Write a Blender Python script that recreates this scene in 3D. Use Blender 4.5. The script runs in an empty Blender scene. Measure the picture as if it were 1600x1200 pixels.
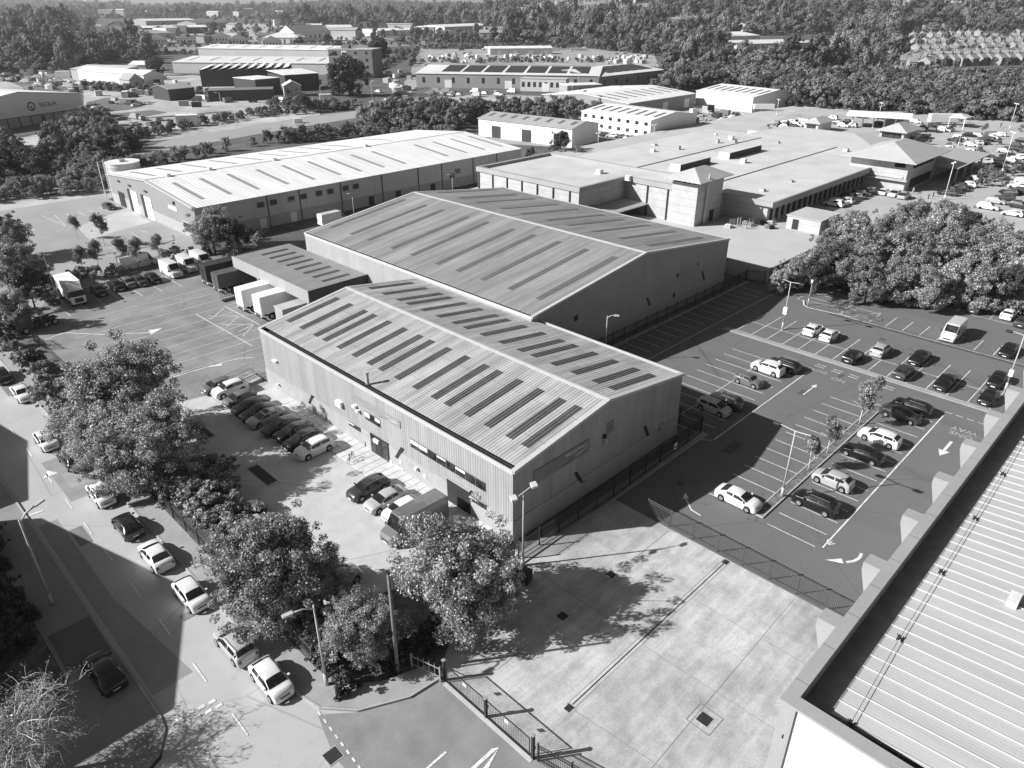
import bpy, bmesh, math, random
import numpy as np
from mathutils import Vector, Matrix
random.seed(7); RNG=np.random.default_rng(7)
S=bpy.context.scene; COL=S.collection
R=math.radians; PI=math.pi
# ---------------------------------------------------------------- camera model (metres; X runs away to the right, Y away to the left)
F,HZ,CH,YAW=1140.,2.,45.,R(44.7)
PIT=math.atan((600-HZ)/F)
def ray(px,py):
    c,s=math.cos(PIT),math.sin(PIT); x=(px-800)/F; y=(600-py)/F
    fh=c+y*s; up=-s+y*c
    return (math.cos(YAW)*fh+math.sin(YAW)*x, math.sin(YAW)*fh-math.cos(YAW)*x, up)
def G(px,py,z=0.):
    d=ray(px,py); t=(z-CH)/d[2]; return (d[0]*t,d[1]*t)
def topix(X,Y,Z):
    c,s=math.cos(PIT),math.sin(PIT); fw=X*math.cos(YAW)+Y*math.sin(YAW); r=X*math.sin(YAW)-Y*math.cos(YAW); u=Z-CH
    zc=fw*c-u*s; yc=fw*s+u*c
    return (800+F*r/zc,600-F*yc/zc) if zc>1 else (-9999,-9999)
def sstep(a,b,x):
    t=min(1,max(0,(x-a)/(b-a))); return t*t*(3-2*t)
def TZ(x,y):
    fw=x*math.cos(YAW)+y*math.sin(YAW); r=x*math.sin(YAW)-y*math.cos(YAW)
    if fw<600: return 0.
    px=800+F*r/(fw*math.cos(PIT)+45*math.sin(PIT))
    z=125*sstep(1050,2300,fw)*sstep(650,1080,px)*(0.82+.18*math.sin(px*.006))
    z+=70*sstep(3800,6500,fw)*(0.55+.45*math.sin(px*.011+1.3)) *sstep(900,500,px)
    return z
# ---------------------------------------------------------------- materials
MATS={}
def nn(t,ty,**k):
    n=t.nodes.new(ty)
    for a,b in k.items(): setattr(n,a,b)
    return n
def newmat(name):
    m=bpy.data.materials.new(name); m.use_nodes=True; t=m.node_tree; t.nodes.clear()
    out=nn(t,'ShaderNodeOutputMaterial'); b=nn(t,'ShaderNodeBsdfPrincipled'); t.links.new(b.outputs[0],out.inputs[0])
    return m,t,b
def mth(t,op,a,b=None,c=None):
    n=nn(t,'ShaderNodeMath',operation=op)
    for i,v in enumerate((a,b,c)):
        if v is None: continue
        if isinstance(v,(int,float)): n.inputs[i].default_value=v
        else: t.links.new(v,n.inputs[i])
    return n.outputs[0]
def noise(t,vec,scale,detail=4,rough=.55,stretch=None):
    if stretch:
        mp=nn(t,'ShaderNodeMapping'); mp.inputs['Scale'].default_value=stretch; t.links.new(vec,mp.inputs[0]); vec=mp.outputs[0]
    n=nn(t,'ShaderNodeTexNoise'); n.inputs['Scale'].default_value=scale; n.inputs['Detail'].default_value=detail; n.inputs['Roughness'].default_value=rough
    t.links.new(vec,n.inputs['Vector']); return n.outputs['Fac']
def remap(t,v,a,b,lo,hi):
    n=nn(t,'ShaderNodeMapRange'); n.inputs[1].default_value=a; n.inputs[2].default_value=b; n.inputs[3].default_value=lo; n.inputs[4].default_value=hi
    t.links.new(v,n.inputs[0]); return n.outputs[0]
def grey(t,v,sock):
    c=nn(t,'ShaderNodeCombineColor'); 
    for i in range(3): t.links.new(v,c.inputs[i])
    t.links.new(c.outputs[0],sock)
def M(name,col=.3,rough=.8,var=.12,scale=1.,fine=.06,fscale=30.,ribs=None,ribc=.12,ribb=.03,streak=0.,stretch=(1,1,1),metal=0.,spec=.3,blotch=0.,bscale=.3,emis=0,laps=None,cracks=0.,slabs=None,spots=0.):
    if name in MATS: return MATS[name]
    m,t,b=newmat(name); tc=nn(t,'ShaderNodeTexCoord').outputs['Object']
    v=remap(t,noise(t,tc,scale),.3,.7,col*(1-var),col*(1+var))
    if fine: v=mth(t,'MULTIPLY',v,remap(t,noise(t,tc,fscale,2),.3,.7,1-fine,1+fine))
    if streak: v=mth(t,'MULTIPLY',v,remap(t,noise(t,tc,1.,3,.6,stretch),.35,.7,1+streak*.5,1-streak))
    if blotch: v=mth(t,'MULTIPLY',v,remap(t,noise(t,tc,bscale,8,.68),.42,.66,1+blotch*.25,1-blotch))
    if spots: v=mth(t,'MULTIPLY',v,remap(t,noise(t,tc,.9,3,.6),.66,.72,1,1-spots)); v=mth(t,'MULTIPLY',v,remap(t,noise(t,tc,.35,2,.4,(1,.12,1)),.55,.7,1,1-spots*.35))
    if slabs:
        x0,y0,dx,dy,am=slabs; sp=nn(t,'ShaderNodeSeparateXYZ'); t.links.new(tc,sp.inputs[0]); cb=nn(t,'ShaderNodeCombineXYZ')
        t.links.new(mth(t,'FLOOR',mth(t,'DIVIDE',mth(t,'SUBTRACT',sp.outputs[0],x0),dx)),cb.inputs[0]); t.links.new(mth(t,'FLOOR',mth(t,'DIVIDE',mth(t,'SUBTRACT',sp.outputs[1],y0),dy)),cb.inputs[1])
        wn=nn(t,'ShaderNodeTexWhiteNoise'); t.links.new(cb.outputs[0],wn.inputs[0]); v=mth(t,'MULTIPLY',v,remap(t,wn.outputs['Value'],0,1,1-am,1+am*.6))
    if cracks:
        vo=nn(t,'ShaderNodeTexVoronoi',feature='DISTANCE_TO_EDGE'); vo.inputs['Scale'].default_value=.09; t.links.new(tc,vo.inputs[0])
        v=mth(t,'MULTIPLY',v,remap(t,vo.outputs['Distance'],0,.006,1-cracks,1))
    if ribs:
        ax,p=ribs; sp=nn(t,'ShaderNodeSeparateXYZ'); t.links.new(tc,sp.inputs[0])
        u={'X':sp.outputs[0],'Y':sp.outputs[1],'Z':sp.outputs[2]}.get(ax) or mth(t,'ADD',sp.outputs[0],sp.outputs[1])
        w=mth(t,'SINE',mth(t,'MULTIPLY',u,2*PI/p))
        v=mth(t,'MULTIPLY',v,remap(t,w,-1,1,1-ribc,1+ribc))
        bp=nn(t,'ShaderNodeBump'); bp.inputs['Distance'].default_value=ribb; bp.inputs['Strength'].default_value=1.; t.links.new(w,bp.inputs['Height']); t.links.new(bp.outputs[0],b.inputs['Normal'])
    if laps:
        ax,p,dk=laps; sp=nn(t,'ShaderNodeSeparateXYZ'); t.links.new(tc,sp.inputs[0])
        u={'X':sp.outputs[0],'Y':sp.outputs[1],'Z':sp.outputs[2]}[ax]
        fr=mth(t,'FRACT',mth(t,'DIVIDE',u,p)); v=mth(t,'MULTIPLY',v,mth(t,'SUBTRACT',1.,mth(t,'MULTIPLY',mth(t,'LESS_THAN',fr,.07/p),dk)))
    grey(t,v,b.inputs['Base Color']); b.inputs['Roughness'].default_value=rough; b.inputs['Metallic'].default_value=metal; b.inputs['Specular IOR Level'].default_value=spec
    MATS[name]=m; return m
def glassmat(name,col=.03,rough=.05,spec=.8):
    if name in MATS: return MATS[name]
    m,t,b=newmat(name); tc=nn(t,'ShaderNodeTexCoord').outputs['Object']
    grey(t,remap(t,noise(t,tc,1.3,2),.35,.65,col*.5,col*1.8),b.inputs['Base Color']); b.inputs['Roughness'].default_value=rough; b.inputs['Specular IOR Level'].default_value=spec
    MATS[name]=m; return m
def paintmat():
    m,t,b=newmat('car_paint'); oi=nn(t,'ShaderNodeObjectInfo'); tc=nn(t,'ShaderNodeTexCoord').outputs['Object']
    v=remap(t,noise(t,tc,2.,3),.3,.7,.93,1.05); mx=nn(t,'ShaderNodeMix',data_type='RGBA',blend_type='MULTIPLY'); mx.inputs[0].default_value=1
    t.links.new(oi.outputs['Color'],mx.inputs[6]); c=nn(t,'ShaderNodeCombineColor')
    for i in range(3): t.links.new(v,c.inputs[i])
    t.links.new(c.outputs[0],mx.inputs[7]); t.links.new(mx.outputs[2],b.inputs['Base Color'])
    b.inputs['Roughness'].default_value=.28; b.inputs['Coat Weight'].default_value=.7; b.inputs['Coat Roughness'].default_value=.05
    MATS['paint']=m; return m
def leafmat(name,lo,hi,spec=.5,trans=.2,rough=.42):
    m,t,b=newmat(name); g=nn(t,'ShaderNodeNewGeometry'); oi=nn(t,'ShaderNodeObjectInfo'); tc=nn(t,'ShaderNodeTexCoord').outputs['Object']
    v=remap(t,mth(t,'POWER',g.outputs['Random Per Island'],1.7),0,1,lo,hi); v=mth(t,'MULTIPLY',v,remap(t,oi.outputs['Random'],0,1,.82,1.22))
    v=mth(t,'MULTIPLY',v,remap(t,noise(t,tc,.5,2),.3,.7,.75,1.25))
    grey(t,v,b.inputs['Base Color']); b.inputs['Roughness'].default_value=rough; b.inputs['Specular IOR Level'].default_value=spec
    tr=nn(t,'ShaderNodeBsdfTranslucent'); grey(t,v,tr.inputs[0]); mx=nn(t,'ShaderNodeMixShader'); mx.inputs[0].default_value=trans
    t.links.new(b.outputs[0],mx.inputs[1]); t.links.new(tr.outputs[0],mx.inputs[2]); t.links.new(mx.outputs[0],[n for n in t.nodes if n.type=='OUTPUT_MATERIAL'][0].inputs[0])
    MATS[name]=m; return m
PAINT=paintmat()
LEAF=leafmat('leaf_bright',.17,.80,.35,.35,.5); LEAFM=leafmat('leaf_mid',.18,.58,.3,.35); LEAFD=leafmat('leaf_dark',.05,.17,.3,.25); LEAFF=leafmat('leaf_far',.19,.33,.2,.25,.7); LEAFFD=leafmat('leaf_far_dark',.10,.18,.2,.25,.7); LEAFFP=leafmat('leaf_far_pale',.22,.36,.2,.25,.7)
BARK=M('bark',.12,.9,.3,6); BARKW=M('pale_bark',.72,.8,.2,5)
ASPH=M('asphalt_new',.17,.9,.10,.12,.10,18,blotch=.16,bscale=.12,cracks=.3,spots=.3)
ASPHY=M('asphalt_yard',.27,.9,.12,.15,.10,18,blotch=.22,bscale=.2,cracks=.3,spots=.3)
ROADM=M('asphalt_road',.48,.9,.07,.25,.09,14,blotch=.14,bscale=.25,cracks=.25,spots=.15)
ROADD=M('asphalt_patch_dark',.30,.9,.10,.5,.10,14)
CONC=M('concrete_yard_slab',.53,.85,.12,.2,.10,6,blotch=.26,bscale=.5,streak=.16,stretch=(.12,1.5,1),spots=.14,slabs=(36.8,15.4,7.1,6.4,.16))
CONCL=M('concrete_lot',.55,.85,.08,.3,.07,8,blotch=.12,bscale=.5,cracks=.3)
PAVE=M('pavement_slabs',.36,.85,.12,.5,.08,12)
KERB=M('kerb_stone',.42,.85,.1,1,.06,10)
SOIL=M('soil_litter',.15,.95,.5,.6,.4,9,blotch=.4,bscale=1.5)
GRASSM=M('rough_grass',.13,.95,.35,.08,.35,3,blotch=.3,bscale=.5)
LINE=M('line_paint',.74,.7,.22,.7,.25,7); LINEF=M('line_paint_worn',.42,.8,.2,1,.3,6)
IRON=M('cast_iron',.035,.6,.2,3); STEEL=M('galvanised_steel',.5,.45,.1,3,metal=.4); DARKM=M('dark_metal',.035,.5,.2,3); WHITEM=M('white_metal',.8,.5,.05,2)
CLAD=M('wall_cladding',.36,.6,.05,.3,.02,8,ribs=('XY',.34),ribc=.08,ribb=.015,streak=.16,stretch=(.9,.9,.04))
CLADS=M('wall_cladding_plain',.37,.6,.06,.3,.03,8,streak=.08,stretch=(1,1,.05))
ROOFG=M('roof_sheet_grey',.43,.6,.07,.25,.04,8,ribs=('X',.38),ribc=.12,ribb=.02,streak=.28,stretch=(1.6,.06,.06),laps=('Y',4.55,.38),slabs=(0,0,1.14,4.55,.10),blotch=.12,bscale=.4)
ROOFG2=M('roof_sheet_grey_dull',.29,.65,.06,.2,.03,8,ribs=('X',.5),ribc=.015,ribb=.005,streak=.3,stretch=(.9,.05,.05),laps=('Y',6.2,.2),slabs=(0,0,1.,6.2,.08))
ROOFW=M('roof_sheet_white',.88,.5,.04,.1,.02,8,ribs=('X',.9),ribc=.03,ribb=.02,streak=.10,stretch=(.5,.03,.03),slabs=(0,0,1.,8.2,.06))
SKYL=M('rooflight_sheet',.10,.5,.18,.7,.1,8,ribs=('X',.38),ribc=.22,ribb=.05,spec=.4); SKYL2=M('rooflight_sheet_pale',.14,.5,.12,.5,.05,8)
TRIM=M('pressed_trim',.52,.45,.05,1.); TRIMD=M('gutter_lining',.05,.6,.2,2)
PLINTH=M('brick_plinth',.40,.85,.1,1.,.15,12); BRICK=M('brown_brick',.22,.85,.15,.6,.15,5); BRICKL=M('pale_brick',.50,.85,.1,.6,.08,4,laps=('Z',1.6,.35))
WHITEW=M('white_render',.85,.7,.04,.5); GREYW=M('grey_panel',.38,.7,.08,.3); DARKW=M('dark_panel',.06,.7,.15,.3)
FLATR=M('membrane_roof',.62,.75,.05,.08,.03,5,laps=('Y',4.5,.10),blotch=.12,bscale=.12,slabs=(149,70,9,4.5,.05)); FLATG=M('grey_flat_roof',.50,.75,.08,.1)
GLASS=glassmat('window_glass'); CGLASS=glassmat('car_glass',.02,.04,.9); SOLAR=M('solar_panels',.035,.25,.2,1.,ribs=('X',1.7),ribc=.5,ribb=.0,spec=.6)
TYRE=M('tyre_rubber',.02,.85,.1,5); RIM=M('alloy_rim',.5,.35,.1,5,metal=.6); LAMPG=M('lamp_lens',.75,.2,.05,3,spec=.8); TAIL=M('tail_lens',.10,.25,.1,3); PLATE=M('number_plate_face',.8,.5,.02,3)
TILE=M('slate_tiles',.17,.8,.15,.5,.2,3); TILEL=M('clay_tiles',.28,.8,.15,.5,.2,3)
# ---------------------------------------------------------------- mesh builder
class MB:
    def __init__(s): s.v=[]; s.f=[]; s.m=[]; s.sm=False
    def quad(s,*p,m=0):
        i=len(s.v); s.v+= [tuple(q) for q in p]; s.f.append(tuple(range(i,i+len(p)))); s.m.append(m); return s
    def box(s,x0,x1,y0,y1,z0,z1,m=0):
        i=len(s.v); s.v+=[(x,y,z) for z in (z0,z1) for y in (y0,y1) for x in (x0,x1)]
        for f in ((0,2,3,1),(4,5,7,6),(0,1,5,4),(2,6,7,3),(0,4,6,2),(1,3,7,5)): s.f.append(tuple(i+k for k in f)); s.m.append(m)
        return s
    def prism(s,pts,z0,z1,m=0):
        a=sum(pts[i][0]*pts[(i+1)%len(pts)][1]-pts[(i+1)%len(pts)][0]*pts[i][1] for i in range(len(pts)))
        if a<0: pts=pts[::-1]
        i=len(s.v); n=len(pts); s.v+=[(p[0],p[1],z0) for p in pts]+[(p[0],p[1],z1) for p in pts]
        s.f.append(tuple(range(i+n,i+2*n))); s.f.append(tuple(range(i+n-1,i-1,-1))); s.m+=[m,m]
        for k in range(n): s.f.append((i+k,i+(k+1)%n,i+n+(k+1)%n,i+n+k)); s.m.append(m)
        return s
    def slab(s,P,t,m=0):
        "polygon in 3-D given a thickness downwards"
        i=len(s.v); n=len(P); s.v+=[tuple(p) for p in P]+[(p[0],p[1],p[2]-t) for p in P]
        s.f.append(tuple(range(i,i+n))); s.f.append(tuple(range(i+2*n-1,i+n-1,-1))); s.m+=[m,m]
        for k in range(n): s.f.append((i+k,i+n+k,i+n+(k+1)%n,i+(k+1)%n)); s.m.append(m)
        return s
    def tube(s,pts,r,n=8,m=0,r1=None,cap=True):
        pts=[Vector(p) for p in pts]; rs=[r+( (r1 if r1 is not None else r)-r)*k/(len(pts)-1) for k in range(len(pts))]; i0=len(s.v)
        for k,p in enumerate(pts):
            d=(pts[min(k+1,len(pts)-1)]-pts[max(k-1,0)]).normalized(); a=d.orthogonal().normalized() if abs(d.z)<.99 else Vector((1,0,0)); b=d.cross(a).normalized(); a=b.cross(d)
            for j in range(n):
                w=2*PI*j/n; q=p+(a*math.cos(w)+b*math.sin(w))*rs[k]; s.v.append(tuple(q))
        for k in range(len(pts)-1):
            for j in range(n):
                s.f.append((i0+k*n+j,i0+k*n+(j+1)%n,i0+(k+1)*n+(j+1)%n,i0+(k+1)*n+j)); s.m.append(m)
        if cap:
            s.f.append(tuple(i0+j for j in range(n))[::-1]); s.f.append(tuple(i0+(len(pts)-1)*n+j for j in range(n))); s.m+=[m,m]
        return s
    def cyl(s,x,y,z0,z1,r,n=12,m=0): return s.tube([(x,y,z0),(x,y,z1)],r,n,m)
    def build(s,name,mats,parent=None,smooth=False,loc=None):
        me=bpy.data.meshes.new(name); me.from_pydata(s.v,[],s.f)
        for q in (mats if isinstance(mats,(list,tuple)) else [mats]): me.materials.append(q)
        if any(s.m): me.polygons.foreach_set('material_index',s.m)
        if smooth: me.shade_smooth()
        me.update(); o=bpy.data.objects.new(name,me); COL.objects.link(o)
        if parent: o.parent=parent
        if loc: o.location=loc
        return o
def thing(name,label,cat,loc=(0,0,0),rz=0,group=None):
    o=bpy.data.objects.new(name,None); COL.objects.link(o); o.location=loc; o.rotation_euler=(0,0,rz); o.empty_display_size=.5
    return tag(o,label,cat,group)
def tag(o,label,cat,group=None,kind=None):
    if label: o['label']=label
    if cat: o['category']=cat
    if group: o['group']=group
    if kind: o['kind']=kind
    return o
def struct(o): o['kind']='structure'; return o
def dup(root,loc,rz=None,label=None,group=None,color=None,scale=None):
    def cp(o,par):
        c=o.copy(); COL.objects.link(c)
        if par: c.parent=par
        if color is not None and o.get('painted'): c.color=color
        for ch in [q for q in KIDS.get(o.name,[])]: cp(ch,c)
        return c
    r=cp(root,None); r.location=loc
    if rz is not None: r.rotation_euler=(0,0,rz)
    if label: r['label']=label
    if group: r['group']=group
    if scale: r.scale=scale if isinstance(scale,tuple) else (scale,)*3
    return r
KIDS={}
def register(root):
    for o in bpy.data.objects:
        if o.parent: KIDS.setdefault(o.parent.name,[]); 
    def rec(o):
        KIDS[o.name]=[c for c in bpy.data.objects if c.parent==o]
        for c in KIDS[o.name]: rec(c)
    rec(root)
def kill(root):
    for c in KIDS.get(root.name,[]): kill(c)
    bpy.data.objects.remove(root)
def text(body,size,mat,parent,loc,rot,name='lettering',extr=.02,align='CENTER',sx=1.,shear=0.):
    cu=bpy.data.curves.new(name,'FONT'); cu.body=body; cu.size=size; cu.extrude=extr; cu.align_x=align; cu.align_y='CENTER'; cu.shear=shear
    o=bpy.data.objects.new(name,cu); dg=bpy.context.evaluated_depsgraph_get(); me=bpy.data.meshes.new_from_object(o); bpy.data.objects.remove(o)
    me.materials.clear(); me.materials.append(mat); q=bpy.data.objects.new(name,me); COL.objects.link(q); q.location=loc; q.rotation_euler=rot; q.scale=(sx,1,1)
    if parent: q.parent=parent
    return q

# ================================================================ TERRAIN AND GROUND
def terrain():
    fws=[-150,-60,0,60,150,300,450,600,750,850,950]+[1050+75*i for i in range(18)]+[2500,2800,3200,3700,4300,5000,5800,6600,7600,9500,12500,16000]
    ks=[-1.5+3.0*i/60 for i in range(61)]; v=[];f=[]
    for fw in fws:
        for k in ks:
            r=k*(max(fw,0)*.95+220); x=fw*math.cos(YAW)+r*math.sin(YAW); y=fw*math.sin(YAW)-r*math.cos(YAW); v.append((x,y,TZ(x,y)-(0.03 if fw<500 else 0)))
    n=len(ks)
    for i in range(len(fws)-1):
        for j in range(n-1): a=i*n+j; f.append((a,a+1,a+n+1,a+n))
    me=bpy.data.meshes.new('ground'); me.from_pydata(v,[],f); me.materials.append(GRASSM); me.shade_smooth()
    o=bpy.data.objects.new('ground',me); COL.objects.link(o); struct(o)
    me.calc_loop_triangles()
    if me.polygons[0].normal.z<0: me.flip_normals()
terrain()
SHEETZ=[0.0]
def sheet(name,pts,mat,z=None,base=0.):
    if z is None: SHEETZ[0]+=.002; z=SHEETZ[0]
    a=sum(pts[i][0]*pts[(i+1)%len(pts)][1]-pts[(i+1)%len(pts)][0]*pts[i][1] for i in range(len(pts)))
    if a<0: pts=pts[::-1]
    b=MB(); b.quad(*[(p[0],p[1],base+z) for p in pts]); return struct(b.build(name,mat))
def raised(name,pts,z1,mat,z0=-.05): b=MB(); b.prism(list(pts),z0,z1); return struct(b.build(name,mat))
PG=lambda *q,z=0: [G(a,b,z) for a,b in q]
# main street and pavements
sheet('road',[(7.3,-40),(15.1,-40),(15.1,0),(40,-8),(40,10),(24,18.4),(23.4,30.6),(20.7,31),(17.4,32.7),(15.6,34.8),(15.15,37),(15.1,320),(7.3,320),(7.3,42),(6,39),(0,36),(-30,34),(-30,20),(7.3,18)],ROADM)
sheet('road_patch',[(15.0,74),(15.0,84),(11.2,84),(11.2,74)],ROADD); sheet('road_patch',[(10.6,44.5),(7.6,44.5),(7.6,72),(9.3,72),(9.2,57)],ROADD)
sheet('road_patch',[(12,76.5),(15,76.5),(15,80),(12,80)],M('asphalt_patch_mid',.36,.9,.1,.5,.1,14))
sheet('road_mouth',[(15.2,34.5),(17.4,32.6),(20.7,30.9),(23.4,30.5),(25.5,18),(40,8),(40,-20),(16,-20),(14.5,10),(14.2,31)],M('asphalt_mouth',.27,.9,.15,.3,.12,12,blotch=.15,bscale=.35))
raised('pavement',[(15.1,320),(17.3,320),(17.3,38),(18.2,35.2),(20,33.6),(23.3,32.4),(23.4,30.8),(20.7,31.1),(17.5,32.8),(15.7,34.9),(15.15,37)],.12,PAVE)
raised('pavement_left',[(7.3,320),(7.3,42.2),(7.1,41),(6,39.3),(0,36.3),(-30,34.2),(-30,40),(-1,46),(3.6,50),(3.6,320)],.12,M('pavement_worn',.30,.9,.15,.4,.12,10,blotch=.25,bscale=.4))
k=MB(); k.box(15.02,15.2,37,320,-.02,.16); k.box(7.15,7.33,42.5,320,-.02,.16)
pts=[(15.1,37),(15.6,34.8),(17.4,32.7),(20.7,31.0),(23.4,30.7)]
for a,b in zip(pts,pts[1:]):
    d=Vector((b[0]-a[0],b[1]-a[1])).normalized()*.08; nrm=Vector((-d.y,d.x)); k.prism([(a[0]-nrm.x,a[1]-nrm.y),(b[0]-nrm.x,b[1]-nrm.y),(b[0]+nrm.x,b[1]+nrm.y),(a[0]+nrm.x,a[1]+nrm.y)],-.02,.17)
struct(k.build('kerb',KERB))
sheet('pavement_patch',[(7.0,51),(3.9,51),(3.9,56),(7.0,56)],M('pavement_patch',.15,.9,.1,.5,.1,12),z=.128)
sheet('pavement_patch',PG((185,955),(228,940),(246,965),(200,985)),MATS['pavement_patch'],z=.13) if 0 else None
raised('verge',[(17.35,320),(21.2,320),(21.2,88),(20.8,60),(21,42),(23.2,33.0),(20,33.7),(18.3,35.3),(17.35,38)],.10,SOIL)
raised('verge_left',[(3.55,320),(3.55,50),(-1,46.2),(-30,40.2),(-30,320)],.11,SOIL)
# depot grounds
sheet('front_car_park',[(21,34),(36.3,34),(38.4,37.8),(38.4,84.5),(21,88.3)],CONCL)
sheet('loading_yard',[(17.4,88.3),(21,88.3),(38.4,84.5),(54,84),(54,130),(63,130),(63,140),(50,143),(27,137.5),(20.5,128),(17.4,122)],ASPHY)
sheet('car_park',[(50.3,9),(150,9),(150,40),(134,50),(119.5,54.8),(119.5,60),(64,60),(64,38),(36,36),(36.5,34.9),(50.3,34.9)],ASPH)
raised('footway',[(36.6,35.0),(68,35.0),(68,36.2),(36.6,36.2)],.14,PAVE); raised('footway',[(67.9,36.2),(68.9,35),(68.9,52.9+5),(67.9,58.8)],.10,PAVE) if 0 else None
raised('footway',[(70,57.7),(119.3,57.7),(119.3,58.9),(70,58.9)],.14,PAVE)
sheet('concrete_yard',[(23.6,31),(23.6,21.4),(26,14),(33,9),(50.3,9),(50.3,35.0),(36.4,34.9),(33,34.9),(27,33.5)],CONC)
sheet('earth_bed',[(21.2,41),(23.4,32.3),(27,33.6),(33,35),(36.4,35),(36.4,36.4),(33,38),(26,41)],SOIL)
# slabs of the front path
b=MB()
for i in range(3):
    for j in range(34): b.box(35.0+i*1.1,36.05+i*1.1,40.5+j*1.1,41.53+j*1.1,.0,.10)
struct(b.build('path_slabs',M('path_slab',.62,.8,.1,1,.08,10)))
# drain channel, joints and manholes in the concrete yard
b=MB(); b.box(28.3,50.1,22.45,22.48,.0,.033); b.box(28.3,50.1,21.85,21.88,.0,.033); struct(b.build('slab_joints',M('joint_soft',.30,.9,.2,1)))
b=MB(); b.box(28.6,50.0,22.12,22.2,.0,.035)
b.box(27.9,28.5,21.9,22.4,.02,.034); b.box(49.6,50.2,21.9,22.4,.02,.034)
tag(b.build('drain_channel',IRON),'long slot drain channel across the pale concrete yard','drain channel')
b=MB()
for (x0,y0,x1,y1) in [(36.7,21.7,37.0,9.2),(28.3,21.7,29.3,12),(28.4,15.2,50.2,15.6),(43.8,21.7,43.9,9.5),(37,34.5,37.0,22.7),(44,34.6,44,22.7),(27,28.2,50,28.3)]:
    if abs(x1-x0)<abs(y1-y0): b.quad((x0,y0,.030),(x0+.03,y0,.030),(x1+.03,y1,.030),(x1,y1,.030))
    else: b.quad((x0,y0,.031),(x0,y0+.03,.031),(x1,y1+.03,.031),(x1,y1,.031))
for (px,py) in ((1101,1124),):
    x,y=G(px,py)
    for (a0,a1,b0,b1) in ((-.95,.95,-.95,-.9),(-.95,.95,.9,.95),(-.95,-.9,-.9,.9),(.9,.95,-.9,.9)): b.box(x+a0,x+a1,y+b0,y+b1,.0,.033)
struct(b.build('slab_joints',M('joint_dark',.2,.9,.2,1)))
def manhole(px,py,w,l,lab,rot=0,z=.032,m=IRON):
    x,y=G(px,py); t=thing('manhole_cover',lab,'manhole cover',(x,y,0),rot); b=MB(); b.box(-w/2,w/2,-l/2,l/2,.0,z+.01); b.build('cover',m,t)
    b=MB(); 
    for (a0,a1,b0,b1) in ((-1,1,-1,-.84),(-1,1,.84,1),(-1,-.84,-.84,.84),(.84,1,-.84,.84)): b.box(a0*w*.58,a1*w*.58,b0*l*.58,b1*l*.58,0,z+.004)
    b.build('frame',KERB,t)
manhole(1101,1124,.9,.9,'square iron manhole cover inside an octagonal collar in the yard'); manhole(879,963,.75,.75,'square iron manhole cover in tree shade near the hedge'); manhole(955,898,.7,.7,'dark square manhole cover in the middle of the tree shadow')
manhole(520,1181,1.,1.,'worn manhole cover in the road mouth by the dashed line'); manhole(1375,735,.5,.8,'small drain grating in the aisle beside the long white line') if 0 else None
for q,l in (((315,673),'long dark trench cover in the shaded front lot by the big tree'),((410,742),'long dark trench cover in the front lot nearest the parked white car')): manhole(*q,1.15,4.3,l)
# ---- painted markings (world metres)
def line(b,x0,y0,x1,y1,w=.1,z=.034):
    d=Vector((x1-x0,y1-y0)).normalized()*(w/2); b.quad((x0+d.y,y0-d.x,z),(x1+d.y,y1-d.x,z),(x1-d.y,y1+d.x,z),(x0-d.y,y0+d.x,z))
def pl(b,p,q,w=.1,z=.034): line(b,*G(*p),*G(*q),w,z)
b=MB()
for y in [94.3,87.3,80.2,73.8,68.3,63.0,56.5,50.4,44.1,37.7]: line(b,10.9,y-1.2,10.95,y+1.2,.12)
for y in (101,108,116,124): line(b,10.8,y-1.2,10.8,y+1.2,.12)
for i in range(4): line(b,7.9+i*.75,41.2-i*.1,8.4+i*.75,41.2-i*.1,.32); line(b,8.1+i*.75,40.5-i*.1,8.6+i*.75,40.5-i*.1,.3)
for i in range(9):
    p=G(497+i*8.5*1.05,1112+i*11.5*1.05); q=G(501+i*8.5*1.05,1118+i*11.5*1.05); line(b,*p,*q,.14)
x,y=G(80,740); b.quad((x-.9,y-.5,.034),(x+.6,y-.5,.034),(x-.1,y+.9,.034)); line(b,*G(45,806),*G(68,798),.25)
b.quad(*[(*G(*q),.034) for q in ((780,1168),(769,1170),(733,1203),(741,1203))]); b.quad(*[(*G(*q),.034) for q in ((780,1168),(774,1176),(753,1203),(762,1203))]); pl(b,(697,1175),(664,1204),.18)
struct(b.build('road_markings',LINE))
b=MB()
line(b,67.5,33.9,92.5,34.0,.13); line(b,66.5,39.9,91.5,40.0); line(b,67.3,33.9,65.9,35.8)
for i in range(11): line(b,67.5+i*2.4,35.2,67.5+i*2.4,45.2 if i>0 else 45.2)
for i in range(13): line(b,58.0+i*2.43,23.9,58.0+i*2.43,28.8)
for i in range(14): line(b,57.6+i*2.46,17.3,57.6+i*2.46,22.1)
line(b,58.,16.75,92.2,16.85,.14)
line(b,102.8,49.5,102.9,13.2)
for i in range(15): 
    y=48.3-i*2.5; line(b,98.0,y,108.1,y)
for i in range(8): line(b,115.8,35-i*2.5,120.6,35-i*2.5)
line(b,115.3,41,115.2,12,.1); line(b,98.2,50,97.9,12,.09)
for i in range(9): line(b,130.6,41-i*2.4,135.4,41-i*2.4)
line(b,130.4,41,130.4,13,.09); line(b,117.2,47.6,133,48.0,.1); line(b,117.2,47.6,118.6,41.5)
for i in range(6): line(b,119.7+i*2.4,41.5,119.7+i*2.4,46.4)
for i in range(18): line(b,116.-i*2.42,53.1,116.-i*2.42,57.6)
line(b,74,51.9,118.5,51.8,.1)
for p,q in (((1326,478),(1375,491)),((1324,479),(1366,500)),((1333,495),(1376,489)),((1326,478),(1310,494)),((1365,500),(1310,480)),((1311,490),(1352,504))): pl(b,p,q,.1)
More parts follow.
